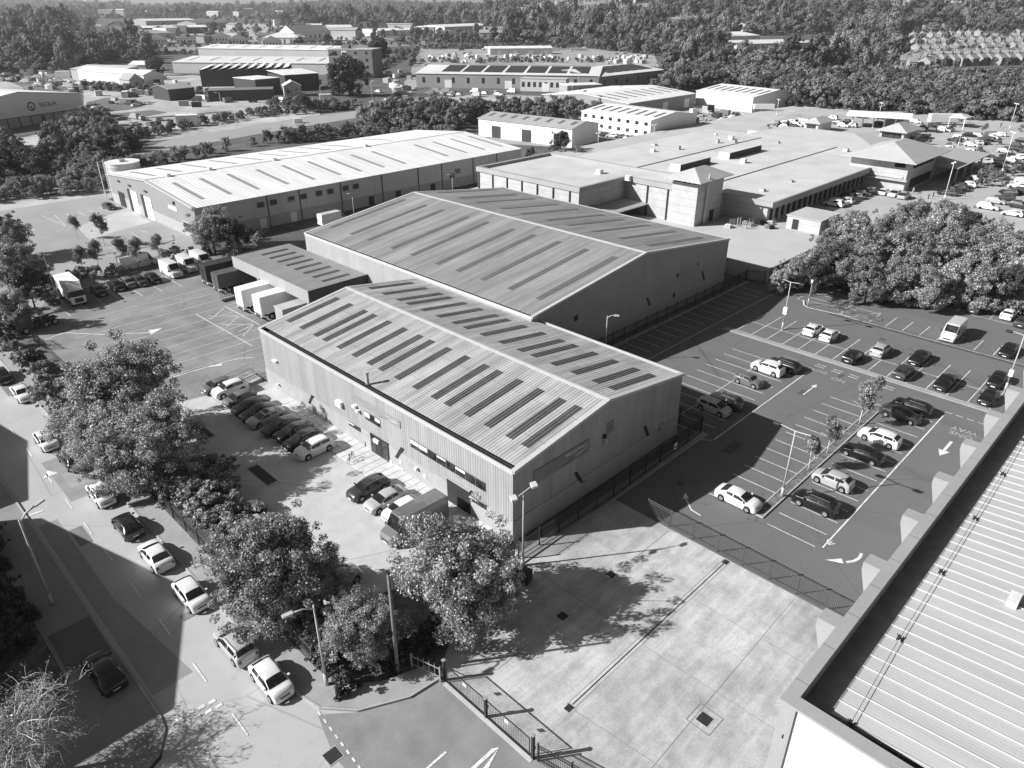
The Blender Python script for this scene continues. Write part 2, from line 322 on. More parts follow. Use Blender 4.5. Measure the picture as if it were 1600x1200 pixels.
for i in range(5): line(b,95.3,34.2-i*2.3,95.3,32.9-i*2.3,.13); line(b,94.6,34.2-i*2.3,94.6,32.9-i*2.3,.13)
for i in range(6): line(b,93.4,17-i*1.2,93.4,16.2-i*1.2,.1)
for i in range(4): line(b,97,48-i*2.2,97,46.7-i*2.2,.1)
struct(b.build('bay_markings',LINE))
b=MB()
for (x,y,w_,l_) in ((85.,31.5,1.6,.7),(75,19.5,.6,.9),(103,18,2.4,1.2),(66,31,3.2,1.1),(93.5,30,1.2,.6),(110,30.5,.8,.8),(124,36,3,1.4),(57,31.5,.7,.7),(72,49.5,4,1.6)): b.quad((x,y,.0305),(x+w_,y,.0305),(x+w_,y+l_,.0305),(x,y+l_,.0305))
struct(b.build('tarmac_patch',M('tarmac_patch_mat',.10,.9,.15,1,.1,12)))
b=MB()
for (x,y,w_,l_) in ((30,101,2.5,.9),(36,116,1.,3),(27,109,4,1.2),(44,92,1.2,1.2),(9.5,66,1.1,3.2),(12.3,50,1.8,.8),(13.,104,1.6,5)): b.quad((x,y,.0305),(x+w_,y,.0305),(x+w_,y+l_,.0305),(x,y+l_,.0305))
struct(b.build('tarmac_patch',M('tarmac_patch_light',.22,.9,.15,1,.1,12)))
# arrows
def arrow(b,x,y,ang,L=3.2,w=.16,hw=.45,hl=1.1,z=.036):
    c,s=math.cos(ang),math.sin(ang); P=lambda u,v:(x+u*c-v*s,y+u*s+v*c,z)
    b.quad(P(0,-w/2),P(L-hl,-w/2),P(L-hl,w/2),P(0,w/2)); b.quad(P(L-hl,-hw),P(L,0),P(L-hl,hw))
b=MB(); x,y=G(1487,690); arrow(b,x,y,PI,4.2,.3,.6,1.5); x,y=G(1255,617); arrow(b,x,y,0,4.0,.16,.35,1.0)
x,y=G(1283,857); 
pa=[G(*q) for q in ((1346,865),(1343,872),(1334,877),(1322,879))]
for p,q in zip(pa,pa[1:]): line(b,*p,*q,.28,.036)
b.quad(*[(*G(*q),.036) for q in ((1289,875),(1315,873),(1318,881))])
x,y=G(1288,850)
for a in (-.6,-.2,.25): line(b,x,y-.2,x+.9*math.cos(a),y-.2+.9*math.sin(a),.12,.036)
pa=[G(*q) for q in ((1095,806),(1080,797),(1071,778))]
for p,q in zip(pa,pa[1:]): line(b,*p,*q,.16,.036)
b.quad(*[(*G(*q),.036) for q in ((1066,780),(1076,779),(1071,770))])
struct(b.build('direction_arrows',LINE))
x,y=G(1499,683); struct(text('ONE\nWAY',1.35,LINEF,None,(x+1.2,y,.036),(0,0,R(90)),'painted_words',.002,sx=.9))
x,y=G(1310,594); struct(text('NO',1.2,LINEF,None,(x,y,.036),(0,0,R(90)),'painted_words',.002,sx=1.0)); x,y=G(1277,579); struct(text('ENTRY',1.1,LINEF,None,(x,y,.036),(0,0,R(90)),'painted_words',.002,sx=.8))
x,y=G(1461,653); struct(text('22',.7,LINEF,None,(x,y,.036),(0,0,R(90)),'painted_words',.002)) if 0 else None
b=MB()
for i,y in enumerate([124.4,121,117.4,114,110.6,107.5,104.3,101.2,98,94.8]): line(b,24.5+i*.3+(4 if i==0 else 0),y,53 if i<6 else 47,y,.09)
line(b,42.6,96,42.2,113.9,.13); line(b,47.3,102.5,47.1,114.2,.13)
for p,q in (((329,499),(350,482)),((354,511),(373,494)),((380,525),(398,506)),((325,494),(373,494)),((347,507),(398,507)),((373,519),(398,506))): pl(b,p,q,.13)
for (x,y0,y1) in ((23,128,134.5),(27.6,127.5,135),(30.5,128,135),(33.3,128.5,135.5),(36,128.5,135.5),(39.4,128.4,135.5),(42.7,128.3,135.5),(46.2,128.3,135.7)): line(b,x,y0,x,y1,.1)
pp=[G(*q) for q in ((73,530),(100,520),(160,523),(235,520))]
for p,q in zip(pp,pp[1:]): line(b,*p,*q,.2)
x,y=G(250,516); b.quad((*G(254,513),.034),(*G(232,516),.034),(*G(236,523),.034)); 
pp=[G(*q) for q in ((397,559),(375,560),(350,566),(262,592))]
for p,q in zip(pp,pp[1:]): line(b,*p,*q,.16)
b.quad((*G(325,574),.034),(*G(346,566),.034),(*G(347,571),.034)); line(b,*G(52,535),*G(72,531),.3)
struct(b.build('yard_markings',LINE))
# kerbs inside the car park
b=MB(); b.box(96.9,97.2,12,50,0,.12); b.box(97.2,97.8,12,50,0,.10); struct(b.build('kerb_strip',PAVE))
b=MB(); b.box(114.4,115.1,12,41,0,.06); struct(b.build('drainage_strip',M('strip_dark',.09,.9,.2,1,.2,8)))
raised('planting_strip',[(58.3,22.95),(89,22.95),(89,23.75),(58.3,23.75)],.12,M('mulch',.16,.95,.5,2,.5,12))
b=MB(); b.box(58.2,89.1,22.8,22.95,0,.16); b.box(58.2,89.1,23.75,23.9,0,.16); b.box(58.05,58.2,22.8,23.9,0,.16); b.box(89.1,89.25,22.8,23.9,0,.16); struct(b.build('kerb_edging',KERB))
raised('planting_island',[(117.2,41.3),(118.4,41.3),(119,36.5),(118.4,34),(117.4,33.6),(116.9,34.4)],.12,SOIL)
b=MB()
for p,q in (((1255,470),(1256,478)),((1256,478),(1262,482)),((1262,482),(1330,497))): 
    a,c=G(*p),G(*q); line(b,*a,*c,.25,.15)
struct(b.build('kerb_edging',LINE))
b=MB(); b.box(20.8,21.0,42,87,0,.15); struct(b.build('kerb_edging',KERB))
# left lot in front of the white warehouse, back road, fields
sheet('left_lot',[(22,128),(27,138),(50,143.5),(60,148),(60.8,153),(60.8,206),(75,214),(30,262),(10,262),(10,200),(17.4,150)],M('asphalt_left_lot',.36,.9,.08,.08,.08,14,blotch=.1,bscale=.1))
sheet('concrete_apron',PG((120,355),(200,325),(235,347),(180,362),(142,377)),M('pale_apron',.5,.9,.08,.3,.07,9))
raised('grass_island',PG((97,395),(105,385),(130,379),(175,380),(240,374),(270,368),(272,376),(250,383),(150,400),(105,405)),.12,M('lot_island',.34,.9,.2,.4,.15,6))
sheet('lot_verge',PG((0,318),(165,301),(165,304),(0,330)),M('pale_path',.5,.9,.1,.2))
b=MB()
for p,q in (((65,337),(104,354)),((85,336),(102,352)),((104,334),(120,348)),((122,331),(135,338)),((139,328),(150,334)),((155,325),(174,332)),((104,360),(120,350)),((205,363),(215,370)),((220,360),(232,364)),((88,363),(102,355)),((30,346),(55,360))): pl(b,p,q,.12)
struct(b.build('lot_markings',LINE))
b=MB(); b.box(58.8,60.5,120,206,0,.08) if 0 else None
# plateau of the retail site (2.5 m up)
ZP=2.5
raised('service_yard_plateau',[(121.2,55.2),(121.2,140),(160,142),(160,160),(330,160),(470,140),(470,-40),(160,-40),(152,30),(146,50),(140,55.2)],ZP,M('retail_concrete',.52,.85,.10,.15,.08,8,blotch=.1,bscale=.3,laps=('X',6.,.15)))
sheet('retail_car_park',[(151,30),(147,60),(148,68),(206,68),(225,60),(262,82),(262,134),(330,150),(470,135),(470,-40),(160,-40)],M('retail_asphalt',.45,.9,.08,.08,.08,12,blotch=.12,bscale=.1),z=.02,base=ZP)
b=MB(); b.box(120.9,121.2,55.0,95,0,ZP+.35); b.box(121.2,141,54.9,55.2,0,ZP+.35)
tag(b.build('retaining_wall',M('retaining_concrete',.40,.85,.12,.4,.1,6)),'concrete retaining wall holding up the service yard beside the big depot','retaining wall')
b=MB(); L0=[(1350,455,1250,450)]
for px,py in ((1405,280),):
    pass
for i in range(12):
    x=215+i*2.6; b.quad((x,44,ZP+.03),(x+.12,44,ZP+.03),(x+.12,49,ZP+.03),(x,49,ZP+.03))
for i in range(9): b.quad((222+i*1.1,50.5,ZP+.03),(222.6+i*1.1,50.5,ZP+.03),(222.6+i*1.1,53.5,ZP+.03),(222+i*1.1,53.5,ZP+.03))
struct(b.build('retail_markings',LINE))
# far roads and open ground
def farpoly(name,pxs,mat,z=.03,h=0): return sheet(name,[G(a,b) for a,b in pxs],mat,z=z)
FR=M('far_asphalt',.36,.9,.08,.03,.05,2); FC=M('far_concrete',.46,.9,.15,.04,.10,.5,blotch=.35,bscale=.06); FG=M('far_grass',.26,.95,.25,.02,.2,.3)
farpoly('yard_ground',[(-60,236),(120,196),(200,186),(300,182),(420,165),(500,160),(500,185),(300,215),(190,224),(100,232),(-60,262)],FC,.03)
farpoly('yard_ground',[(-60,120),(120,104),(330,120),(420,150),(420,168),(200,186),(132,182),(130,140),(-60,140)],FC,.032)
farpoly('road',[(190,240),(270,217),(400,196),(480,182),(560,173),(600,158),(640,120),(655,60),(664,60),(664,120),(628,162),(560,184),(420,207),(300,228),(200,250)],FR,.045)
farpoly('yard_ground',[(560,172),(600,158),(700,150),(760,148),(940,152),(940,162),(800,170),(640,178)],FC,.035)
farpoly('yard_ground',[(650,100),(655,76),(1020,80),(1030,104)],M('far_yard_mid',.38,.9,.2,.03,.2,.4),.036)
farpoly('yard_ground',[(850,62),(880,58),(1010,86),(960,88)],FR,.04)
farpoly('yard_ground',[(745,222),(960,236),(1080,226),(1210,190),(1280,170),(1180,150),(900,178)],FR,.037)
farpoly('yard_ground',[(640,185),(700,178),(700,205),(640,210)],FC,.038) if 0 else None
farpoly('yard_patch',[(135,160),(165,153),(245,160),(200,172),(135,178)],M('far_dark_asphalt',.16,.9,.15,.1,.1,2),.055); farpoly('yard_patch',[(0,122),(60,116),(110,140),(60,146)],MATS['far_dark_asphalt'],.056); farpoly('yard_patch',[(130,182),(240,172),(262,176),(150,196)],MATS['far_dark_asphalt'],.057)
farpoly('playing_field',[(1290,112),(1340,106),(1345,122),(1300,128)],FG,.05)
farpoly('yard_ground',[(150,44),(430,36),(560,46),(780,48),(780,60),(560,64),(160,66)],FC,.034)
farpoly('field',[(180,70),(640,60),(640,72),(180,82)],FG,.04); farpoly('field',[(820,72),(1000,60),(1010,66),(830,84)],FG,.042)

# ================================================================ TREES
def leaf_mesh(name,centres,radii,n,size,mat,up=.35,flat=1.,seed=0,dirn=.45,jit=.85):
    r=np.random.default_rng(seed); centres=np.array(centres,float); radii=np.array(radii,float)
    w=radii**2; idx=r.choice(len(centres),n,p=w/w.sum())
    d=r.normal(size=(n,3)); d/=np.linalg.norm(d,axis=1)[:,None]; rad=radii[idx]*(r.random(n)**.38)
    P=centres[idx]+d*rad[:,None]*np.array([1,1,flat])
    nrm=d*dirn+(P-centres.mean(0))/np.abs(P-centres.mean(0)).max()*.8+r.normal(size=(n,3))*jit+np.array([0,0,up]); nrm/=np.linalg.norm(nrm,axis=1)[:,None]
    a=np.cross(nrm,r.normal(size=(n,3))); a/=np.linalg.norm(a,axis=1)[:,None]; b=np.cross(nrm,a)
    s=size*(.6+.8*r.random(n))[:,None]; a=a*s*.5; b=b*s*.36
    V=np.stack([P-a,P-b*1.1,P+a,P+b],1).reshape(-1,3)
    me=bpy.data.meshes.new(name); me.vertices.add(4*n); me.vertices.foreach_set('co',V.ravel().astype(np.float32))
    me.loops.add(4*n); me.loops.foreach_set('vertex_index',np.arange(4*n,dtype=np.int32)); me.polygons.add(n)
    me.polygons.foreach_set('loop_start',np.arange(0,4*n,4,dtype=np.int32)); me.polygons.foreach_set('loop_total',np.full(n,4,np.int32))
    me.materials.append(mat); me.update(calc_edges=True); return me
def crown_clumps(seed,R_,z0,z1,n,rr=(.22,.36),shell=.55,topw=.75,nl=9,spread=.56):
    r=random.Random(seed); C=[];Rr=[]; H=z1-z0; L=[(0,0,z0+H*.60,R_*.52)]
    for i in range(nl):
        a=2*PI*i/nl*1.9+r.uniform(-.4,.4); f=r.uniform(.0,1.); k=R_*spread*r.uniform(.75,1.12)*(1-.45*f*f); lr=R_*r.uniform(.30,.46)
        L.append((math.cos(a)*k,math.sin(a)*k,z0+lr*.6+(H-lr*1.5)*f,lr))
    tot=sum(l[3]**2 for l in L)
    for (x,y,z,lr) in L:
        for i in range(max(2,int(n*lr*lr/tot))):
            d=Vector((r.gauss(0,1),r.gauss(0,1),r.gauss(.25,1))).normalized(); k=lr*r.uniform(.55,1.05)
            C.append((x+d.x*k,y+d.y*k,max(z0*.6,min(z1,z+d.z*k*.9)))); Rr.append(r.uniform(*rr)*R_*.62)
    for i in range(int(n*.14)):
        a=r.uniform(0,2*PI); f=r.uniform(.1,1.); q=R_*(.80+.22*r.random())*math.sqrt(max(.05,1-(f*1.05-.35)**2)); C.append((math.cos(a)*q,math.sin(a)*q,z0+H*(.12+.85*f))); Rr.append(r.uniform(.07,.12)*R_)
    return C,Rr
def tree_proto(name,label,seed,R_,H,z0,ncl,nleaf,lsize,mat,bark,rr=(.2,.34),trunk_r=.2,limbs=8,shell=.5,flat=.8,up=.35,lean=0.,nl=9,spread=.56):
    t=thing(name,label,'tree'); C,Rr=crown_clumps(seed,R_,z0,H,ncl,rr,shell,nl=nl,spread=spread)
    b=MB(); zt=z0+(H-z0)*.35; b.tube([(0,0,-.1),(.05*lean,0,zt*.5),(lean*.3,.1,zt)],trunk_r,8,0,trunk_r*.6)
    r=random.Random(seed+5)
    for i in r.sample(range(len(C)),min(limbs,len(C))):
        c=C[i]; s=zt*r.uniform(.5,1.); mid=(c[0]*.45,c[1]*.45,s+(c[2]-s)*.65); b.tube([(lean*.2,0,s),mid,c],trunk_r*.45,5,0,trunk_r*.1)
    b.build('trunk',bark,t,True)
    o=bpy.data.objects.new('crown',leaf_mesh('crown',C,Rr,nleaf,lsize,mat,up,flat,seed)); COL.objects.link(o); o.parent=t
    register(t); return t
def place_tree(p,x,y,s=1.,rz=None,label=None,group=None,z=None,sz=1.):
    return dup(p,(x,y,(TZ(x,y) if z is None else z)),rz if rz is not None else random.uniform(0,6.28),label,group,scale=(s,s,s*sz))
tbig=[tree_proto('broadleaf_tree','x',11+i*7,5.2,9.2,.9,300,56000,.18,LEAF,BARK,(.10,.32),.24,24,.35,.85) for i in range(3)]
tmid=[tree_proto('broadleaf_tree','x',31+i,4.4,9.4,1.,100,16000,.26,[LEAFM,LEAF,LEAFD,LEAFM][i],BARK,(.2,.38),.2,6,.45,.85) for i in range(4)]
tround=tree_proto('round_tree','x',63,4.6,8.6,.1,110,15000,.34,LEAFD,BARK,(.22,.4),.25,4,.5,.85)
tbush=[tree_proto('shrub','x',51+i,1.7,2.7,.1,40,4000,.18,[LEAFM,LEAFD,LEAF][i],BARK,(.2,.4),.05,6,.3,.8) for i in range(3)]
tyoung=tree_proto('young_tree','x',71,1.45,4.8,1.9,60,5200,.16,LEAFM,BARKW,(.3,.5),.06,9,.35,1.,nl=4,spread=.34)
tcon=tree_proto('poplar_tree','x',75,2.2,17,.8,60,4200,.55,LEAFD,BARK,(.3,.55),.25,4,.3,1.6)
for t in tbush: t['category']='shrub'
def wispy():
    t=thing('birch_tree','pale wispy tree with long whitish twigs at the bottom left corner','tree'); r=random.Random(5); b=MB(); C=[];Rr=[]
    b.tube([(0,0,0),(.3,.1,3),(.2,.4,5.5)],.2,8,0,.12)
    for i in range(70):
        a=r.uniform(0,2*PI); z=r.uniform(2.,5.5); L=r.uniform(1.8,4.2); p0=Vector((.2,.2,z)); p=[p0]; d=Vector((math.cos(a),math.sin(a),r.uniform(.3,1.1))).normalized()
        for k in range(5):
            p.append(p[-1]+d*L/5); d=(d+Vector((r.uniform(-.3,.3),r.uniform(-.3,.3),-.22))).normalized()
        b.tube(p,.04,5,0,.012)
        for k in range(2,6):
            q=p[k] if k<len(p) else p[-1]
            for _ in range(3):
                e=Vector((r.uniform(-1,1),r.uniform(-1,1),r.uniform(-.2,.8))).normalized()*r.uniform(.5,1.3); b.tube([q,q+e*.5+Vector((0,0,.05)),q+e+Vector((0,0,-.2))],.014,4,0,.006,cap=False)
                C.append(tuple(q+e*.8)); Rr.append(.36)
    b.build('trunk',BARKW,t,True)
    o=bpy.data.objects.new('crown',leaf_mesh('crown',C,Rr,8000,.11,MATS['leaf_far_pale'],.3,1.,9)); COL.objects.link(o); o.parent=t; register(t); return t
tw=wispy(); x,y=G(58,1215); tw.location=(x,y,0)
# the big trees near the camera
def T(p,px,py,s,label,z=0,rz=None,sz=1.,zc=None):
    x,y=G(px,py,z if zc is None else zc); return place_tree(p,x,y,s,rz,label,z=z,sz=sz)
T(tbig[0],184,598,1.3,'tallest of the leafy trees massed beside the street above the front lot',zc=7.5,rz=.4)
T(tbig[1],140,655,.92,'leafy tree at the street side of the largest tree mass',zc=5.4,rz=2.4)
T(tbig[2],236,690,1.1,'leafy tree at the front lot side of the largest tree mass',zc=5.4,rz=.9)
T(tbig[1],180,708,.8,'lower leafy tree at the near foot of the largest tree mass',zc=4.4,rz=5.)
T(tbig[0],422,893,1.02,'leafy tree overhanging the parked street cars and the front lot',zc=4.8,rz=3.6)
T(tbig[2],716,895,1.06,'round leafy tree in front of the near corner of the depot',zc=4.6,rz=2.3)
T(tbig[1],560,990,.62,'smaller bushy tree inside the corner railings by the wooden pole',zc=2.7,rz=3.)
T(tbig[1],497,905,.6,'small leafy tree squeezed between two larger ones over the silver van',zc=3.0,rz=4.)
T(tbig[0],330,362,.98,'dark spreading tree in front of the white roofed warehouse end wall',zc=4.5,rz=1.3)
T(tmid[2],362,372,.9,'darker tree behind the trailers, right of the spreading tree',zc=4.,rz=.3) 
for i,(a,b_,s) in enumerate([(345,735,1.2),(300,765,1.3),(272,755,1.1),(318,800,1.3),(340,815,1.1),(290,740,1.),(262,735,1.),(330,770,1.2),(355,835,1.1),(262,752,1.4),(282,775,1.3),(305,785,1.4),(325,752,1.4),(350,770,1.2),(368,795,1.1),(340,790,1.4),(375,835,1.2),(310,745,1.2),(245,725,1.2)]):
    T(tbush[(2,0,2)[i%3]],a,b_,s,None,zc=1.2)['label']=['light scrubby bush beside the street fence','dense bush in the strip between the big tree and its neighbour','pale twiggy bush beside the front lot'][i%3]
for o in COL.objects:
    if o.get('label') in ('light scrubby bush beside the street fence','dense bush in the strip between the big tree and its neighbour','pale twiggy bush beside the front lot'): o['group']='bushes along the street fence'
def hedge(pts,n,s,label,group,protos=tbush,zc=.8,jit=1.):
    for i in range(n):
        k=i/(max(1,n-1))*(len(pts)-1); j=min(int(k),len(pts)-2); f=k-j
        x,y=G(pts[j][0]+(pts[j+1][0]-pts[j][0])*f,pts[j][1]+(pts[j+1][1]-pts[j][1])*f,zc)
        place_tree(random.choice(protos),x+random.uniform(-jit,jit),y+random.uniform(-jit,jit),s*random.uniform(.8,1.25),None,label,group)
hedge([(5,520),(40,555),(60,590),(95,640)],9,1.1,'low scrub bush between the street and the yard entrance','scrub by the yard entrance')
hedge([(480,950),(500,1010),(540,1060)],6,.8,'small shrub behind the corner railings','shrubs behind the corner railings',jit=.5)
hedge([(600,1040),(660,1010),(690,985),(800,905)],10,.75,'low dark shrub beneath the round tree by the concrete yard','shrubs beneath the round tree',[tbush[1]],jit=.5,zc=.4)
hedge([(-20,830),(-10,900),(10,960),(25,1000),(-20,1010),(-25,950)],14,1.1,'dark bush on the left verge in shade','dark bushes on the left verge',[tbush[1]],jit=.9)
hedge([(455,600),(475,615),(510,650),(530,672)],7,.4,'small shrub against the depot wall behind the parked row','shrubs against the depot wall',[tbush[1]],jit=.2,zc=.2) if 0 else None
for i,(a,b_,s,l) in enumerate([(1365,632,1.15,'young tree at the far end of the planting strip'),(1392,608,.9,'young tree overhanging the dark parked cars'),(1303,672,1.,'young tree in the middle of the planting strip'),(1279,700,.9,'young tree nearest the twin lamp post on the planting strip')]):
    x,y=G(a,b_,3.2); y=23.35 if i!=1 else 24.; place_tree(tyoung,x,y,s,None,l)
for a,b_,s,l in [(116,352,.85,'small round tree alone on the island of the left lot'),(158,363,1.15,'spreading small tree on the island beside the first'),(190,395,1.,'young tree on the verge above the white vans'),(213,398,1.05,'young tree at the verge over the hidden van'),(245,385,.9,'young tree on the verge left of the white vans'),(150,400,1.,'thin young tree on the verge above the box truck'),(125,405,.9,'thin young tree by the left lot lamp')]:
    x,y=G(a,b_,3.0); place_tree(tyoung,x,y,s*1.25,None,l)
for i,(a,b_,s) in enumerate([(25,380,.9),(10,430,1.),(45,450,.8),(20,480,.75),(60,420,.6),(5,375,1.),(35,410,.8)]):
    T(tmid[(0,1,2)[i%3]],a,b_,s,'broadleaf tree at the left edge beside the yard',zc=3.5)['group']='trees at the left edge'
hedge([(70,470),(95,440),(130,430),(180,425),(250,400),(310,395),(400,375)],16,.9,'low shrub along the back fence of the yard','shrubs behind the parked vans',jit=.8)
hedge([(0,505),(30,515),(15,480)],6,1.1,'low shrub beside the parked lorry cab','shrubs beside the lorry cab')
# right hand clump
cl=[(1240,410,.62),(1262,405,.7),(1290,385,.85),(1275,420,.7),(1305,400,.8),(1325,415,.75),(1312,352,.8),(1335,370,1.),(1350,400,1.),(1360,430,.8),(1385,360,1.),(1395,395,1.1),(1400,430,.85),(1425,340,1.),(1430,380,1.1),(1440,415,.95),(1455,440,.8),(1468,355,1.),(1475,395,1.1),(1490,430,.9),(1500,335,.8),(1515,365,1.),(1525,400,1.1),(1530,440,.85),(1550,375,1.),(1560,410,1.05),(1575,440,.85),(1590,395,1.),(1600,430,1.),(1445,325,.7),(1480,322,.75),(1620,400,1.),(1222,415,.5),(1345,345,.8)]
for i,(a,b_,s) in enumerate(cl):
    t=T(random.choice(tmid[:2]+tmid[:2]+[tmid[2]]),a,b_+4,s,'broadleaf tree in the dense clump between the two car parks',zc=4.5); t['group']='trees in the clump between the car parks'
hedge([(1240,438),(1300,440),(1380,455),(1460,468),(1530,478),(1600,488)],22,1.,'low shrub at the foot of the tree clump','shrubs at the foot of the clump',jit=.8)
T(tmid[2],876,232,.88,'drooping birch tree beside the white two-storey unit',zc=3.,sz=1.05); T(tmid[0],905,240,.5,'small tree right of the drooping birch',zc=2.)
T(tbush[1],828,240,1.2,'small round bush behind the white warehouse',zc=1.)
# off-picture trees that shade the bottom of the street
for (x,y,s) in ((3.,36.,.8),(7.,31.5,.7),(9.5,28.5,.75)): place_tree(tbig[0],x-7.,y+4.-8,s,None,'tall street tree just below the frame, its shade lies on the road','trees below the frame')
# ---------------------------------------------------------------- woods
def inpoly(x,y,P):
    c=False; j=len(P)-1
    for i in range(len(P)):
        if (P[i][1]>y)!=(P[j][1]>y) and x<(P[j][0]-P[i][0])*(y-P[i][1])/(P[j][1]-P[i][1])+P[i][0]: c=not c
        j=i
    return c
WOODS=[ # polygons in ground pixels, spacing m, scale, protos
 ([(-40,262),(0,215),(70,262),(100,262),(150,258),(205,262),(430,222),(500,210),(640,212),(700,212),(720,235),(560,215),(400,228),(280,255),(170,290),(165,300),(0,318),(-60,330)],3.7,.46,'scrubby tree in the belt behind the white roofed warehouse',[tmid[0],tmid[1],tmid[3],tmid[0]],.6),
 ([(75,225),(105,200),(160,190),(185,215),(215,235),(210,250),(130,262),(70,245)],5,.72,'tall dark tree beside the recycling shed',[tmid[2],tmid[0]],1.),
 ([(-40,215),(0,235),(70,262),(100,285),(0,300),(-60,300)],5,.72,'dark tree in the thicket at the left edge',[tmid[2]],1.),
 ([(205,222),(300,202),(400,184),(480,178),(560,172),(560,166),(420,175),(300,194),(215,212)],3.4,.34,'low bush along the road beyond the warehouse',[tmid[0],tmid[3]],.7),
 ([(560,196),(640,176),(700,180),(745,186),(700,210),(600,212)],4.8,.72,'tree in the belt beyond the long white roof',tmid,.9),
 ([(640,176),(860,172),(940,165),(1010,150),(1030,128),(1060,138),(960,178),(905,190),(745,186)],4.6,.6,'tree in the belt before the solar roofed depot',tmid,.9),
 ([(1040,150),(1040,120),(1120,112),(1290,128),(1420,134),(1600,134),(1700,138),(1700,215),(1600,205),(1430,188),(1300,180),(1230,175),(1215,150),(1120,140)],6.2,1.,'woodland tree beyond the retail car park',tmid[:2]+[tmid[2]],1.)]
protocols=[]; cand=[]
for P,sp,sc,lab,pr,js in WOODS:
    W=[G(a,b) for a,b in P]; xs=[w[0] for w in W]; ys=[w[1] for w in W]; x=min(xs)
    while x<max(xs):
        y=min(ys)
        while y<max(ys):
            X=x+random.uniform(-.45,.45)*sp; Y=y+random.uniform(-.45,.45)*sp
            if inpoly(X,Y,W):
                p=topix(X,Y,4)
                if -60<p[0]<1660: cand.append((math.hypot(X,Y),X,Y,sc*random.uniform(.7,1.3),lab,pr))
            y+=sp
        x+=sp
cand.sort(key=lambda c:c[0])
nbig=sum(1 for o in COL.objects if o.name.startswith('broadleaf_tree'))
indiv=cand[:285-nbig]; REST=cand[285-nbig:]
for d,X,Y,s,lab,pr in indiv:
    t=place_tree(random.choice(pr),X,Y,s,None,lab,'woods: '+lab,z=0)
print('woods',len(cand),nbig)
# far woods as scattered mass
def scatter(name,pts,protos,label,cat='woodland'):
    col=bpy.data.collections.new(name+'_source')
    for p in protos: col.objects.link(p)
    me=bpy.data.meshes.new(name); me.from_pydata([p[:3] for p in pts],[],[])
    a=me.attributes.new('scl','FLOAT_VECTOR','POINT'); a.data.foreach_set('vector',np.array([(p[3],p[3],p[3]*p[4]) for p in pts],np.float32).ravel())
    a=me.attributes.new('rot','FLOAT_VECTOR','POINT'); a.data.foreach_set('vector',np.array([(0,0,random.uniform(0,6.28)) for p in pts],np.float32).ravel())
    a=me.attributes.new('idx','INT','POINT'); a.data.foreach_set('value',np.array([random.randrange(len(protos)) for p in pts],np.int32))
    o=bpy.data.objects.new(name,me); COL.objects.link(o); tag(o,label,cat,kind='stuff')
    g=bpy.data.node_groups.new(name,'GeometryNodeTree'); g.interface.new_socket('Geometry',in_out='INPUT',socket_type='NodeSocketGeometry'); g.interface.new_socket('Geometry',in_out='OUTPUT',socket_type='NodeSocketGeometry')
    gi=g.nodes.new('NodeGroupInput'); go=g.nodes.new('NodeGroupOutput'); ip=g.nodes.new('GeometryNodeInstanceOnPoints'); ci=g.nodes.new('GeometryNodeCollectionInfo')
    ci.inputs[0].default_value=col; ci.inputs[1].default_value=True; ci.inputs[2].default_value=True
    def at(n,t): q=g.nodes.new('GeometryNodeInputNamedAttribute'); q.data_type=t; q.inputs[0].default_value=n; return q.outputs[0]
    g.links.new(gi.outputs[0],ip.inputs['Points']); g.links.new(ci.outputs[0],ip.inputs['Instance']); ip.inputs['Pick Instance'].default_value=True
    g.links.new(at('idx','INT'),ip.inputs['Instance Index']); g.links.new(at('rot','FLOAT_VECTOR'),ip.inputs['Rotation']); g.links.new(at('scl','FLOAT_VECTOR'),ip.inputs['Scale'])
    g.links.new(ip.outputs[0],go.inputs[0]); md=o.modifiers.new('scatter','NODES'); md.node_group=g; return o
def simple_tree(seed,mat,n=1800,ls=.72,R_=5.,H=10.5,rr=(.28,.5)):
    C,Rr=crown_clumps(seed,R_,.3,H,46,rr,.4); me=leaf_mesh('far_tree',C,Rr,n,ls,mat,.3,.9,seed,1.5,.35); return bpy.data.objects.new('far_tree',me)
FT=[simple_tree(101+i,[LEAFF,LEAFFP,LEAFFD,LEAFF,LEAFFD,LEAFF][i]) for i in range(6)]
def cleared(px,gy):
    r=random.random
    if px<115: return gy>118
    if px<150: return gy>104
    if px<235: return gy>100 or (30<gy<62)
    if px<440: return gy>72 or (30<gy<72 and r()<.9)
    if px<640: return gy>74 or (44<gy<74 and r()<.8)
    if px<1040: return gy>(70 if px<850 else 70+(px-850)*.10) or (44<gy<58 and r()<.75 and (px<790 or px>890))
    if px<1130: return gy>122 or (48<gy<66 and r()<.7)
    if px<1310: return gy>122 or (58<gy<100)
    if px<1400: return gy>120 or (96<gy<120 and r()<.8)
    return gy>106 or (46<gy<=106 and r()<.8)
HILLC=[[(790,32),(850,6),(1015,-2),(1015,38),(950,44)],[(1188,0),(1248,0),(1248,13),(1188,13)],[(1340,3),(1430,3),(1430,17),(1340,17)],[(1475,1),(1640,-4),(1640,17),(1475,17)],[(1000,36),(1110,38),(1110,50),(1000,50)],[(1250,6),(1290,6),(1290,19),(1250,19)]]
pts=[(c[1],c[2],0,c[3]*.95,1.) for c in REST]
fw=330.; 
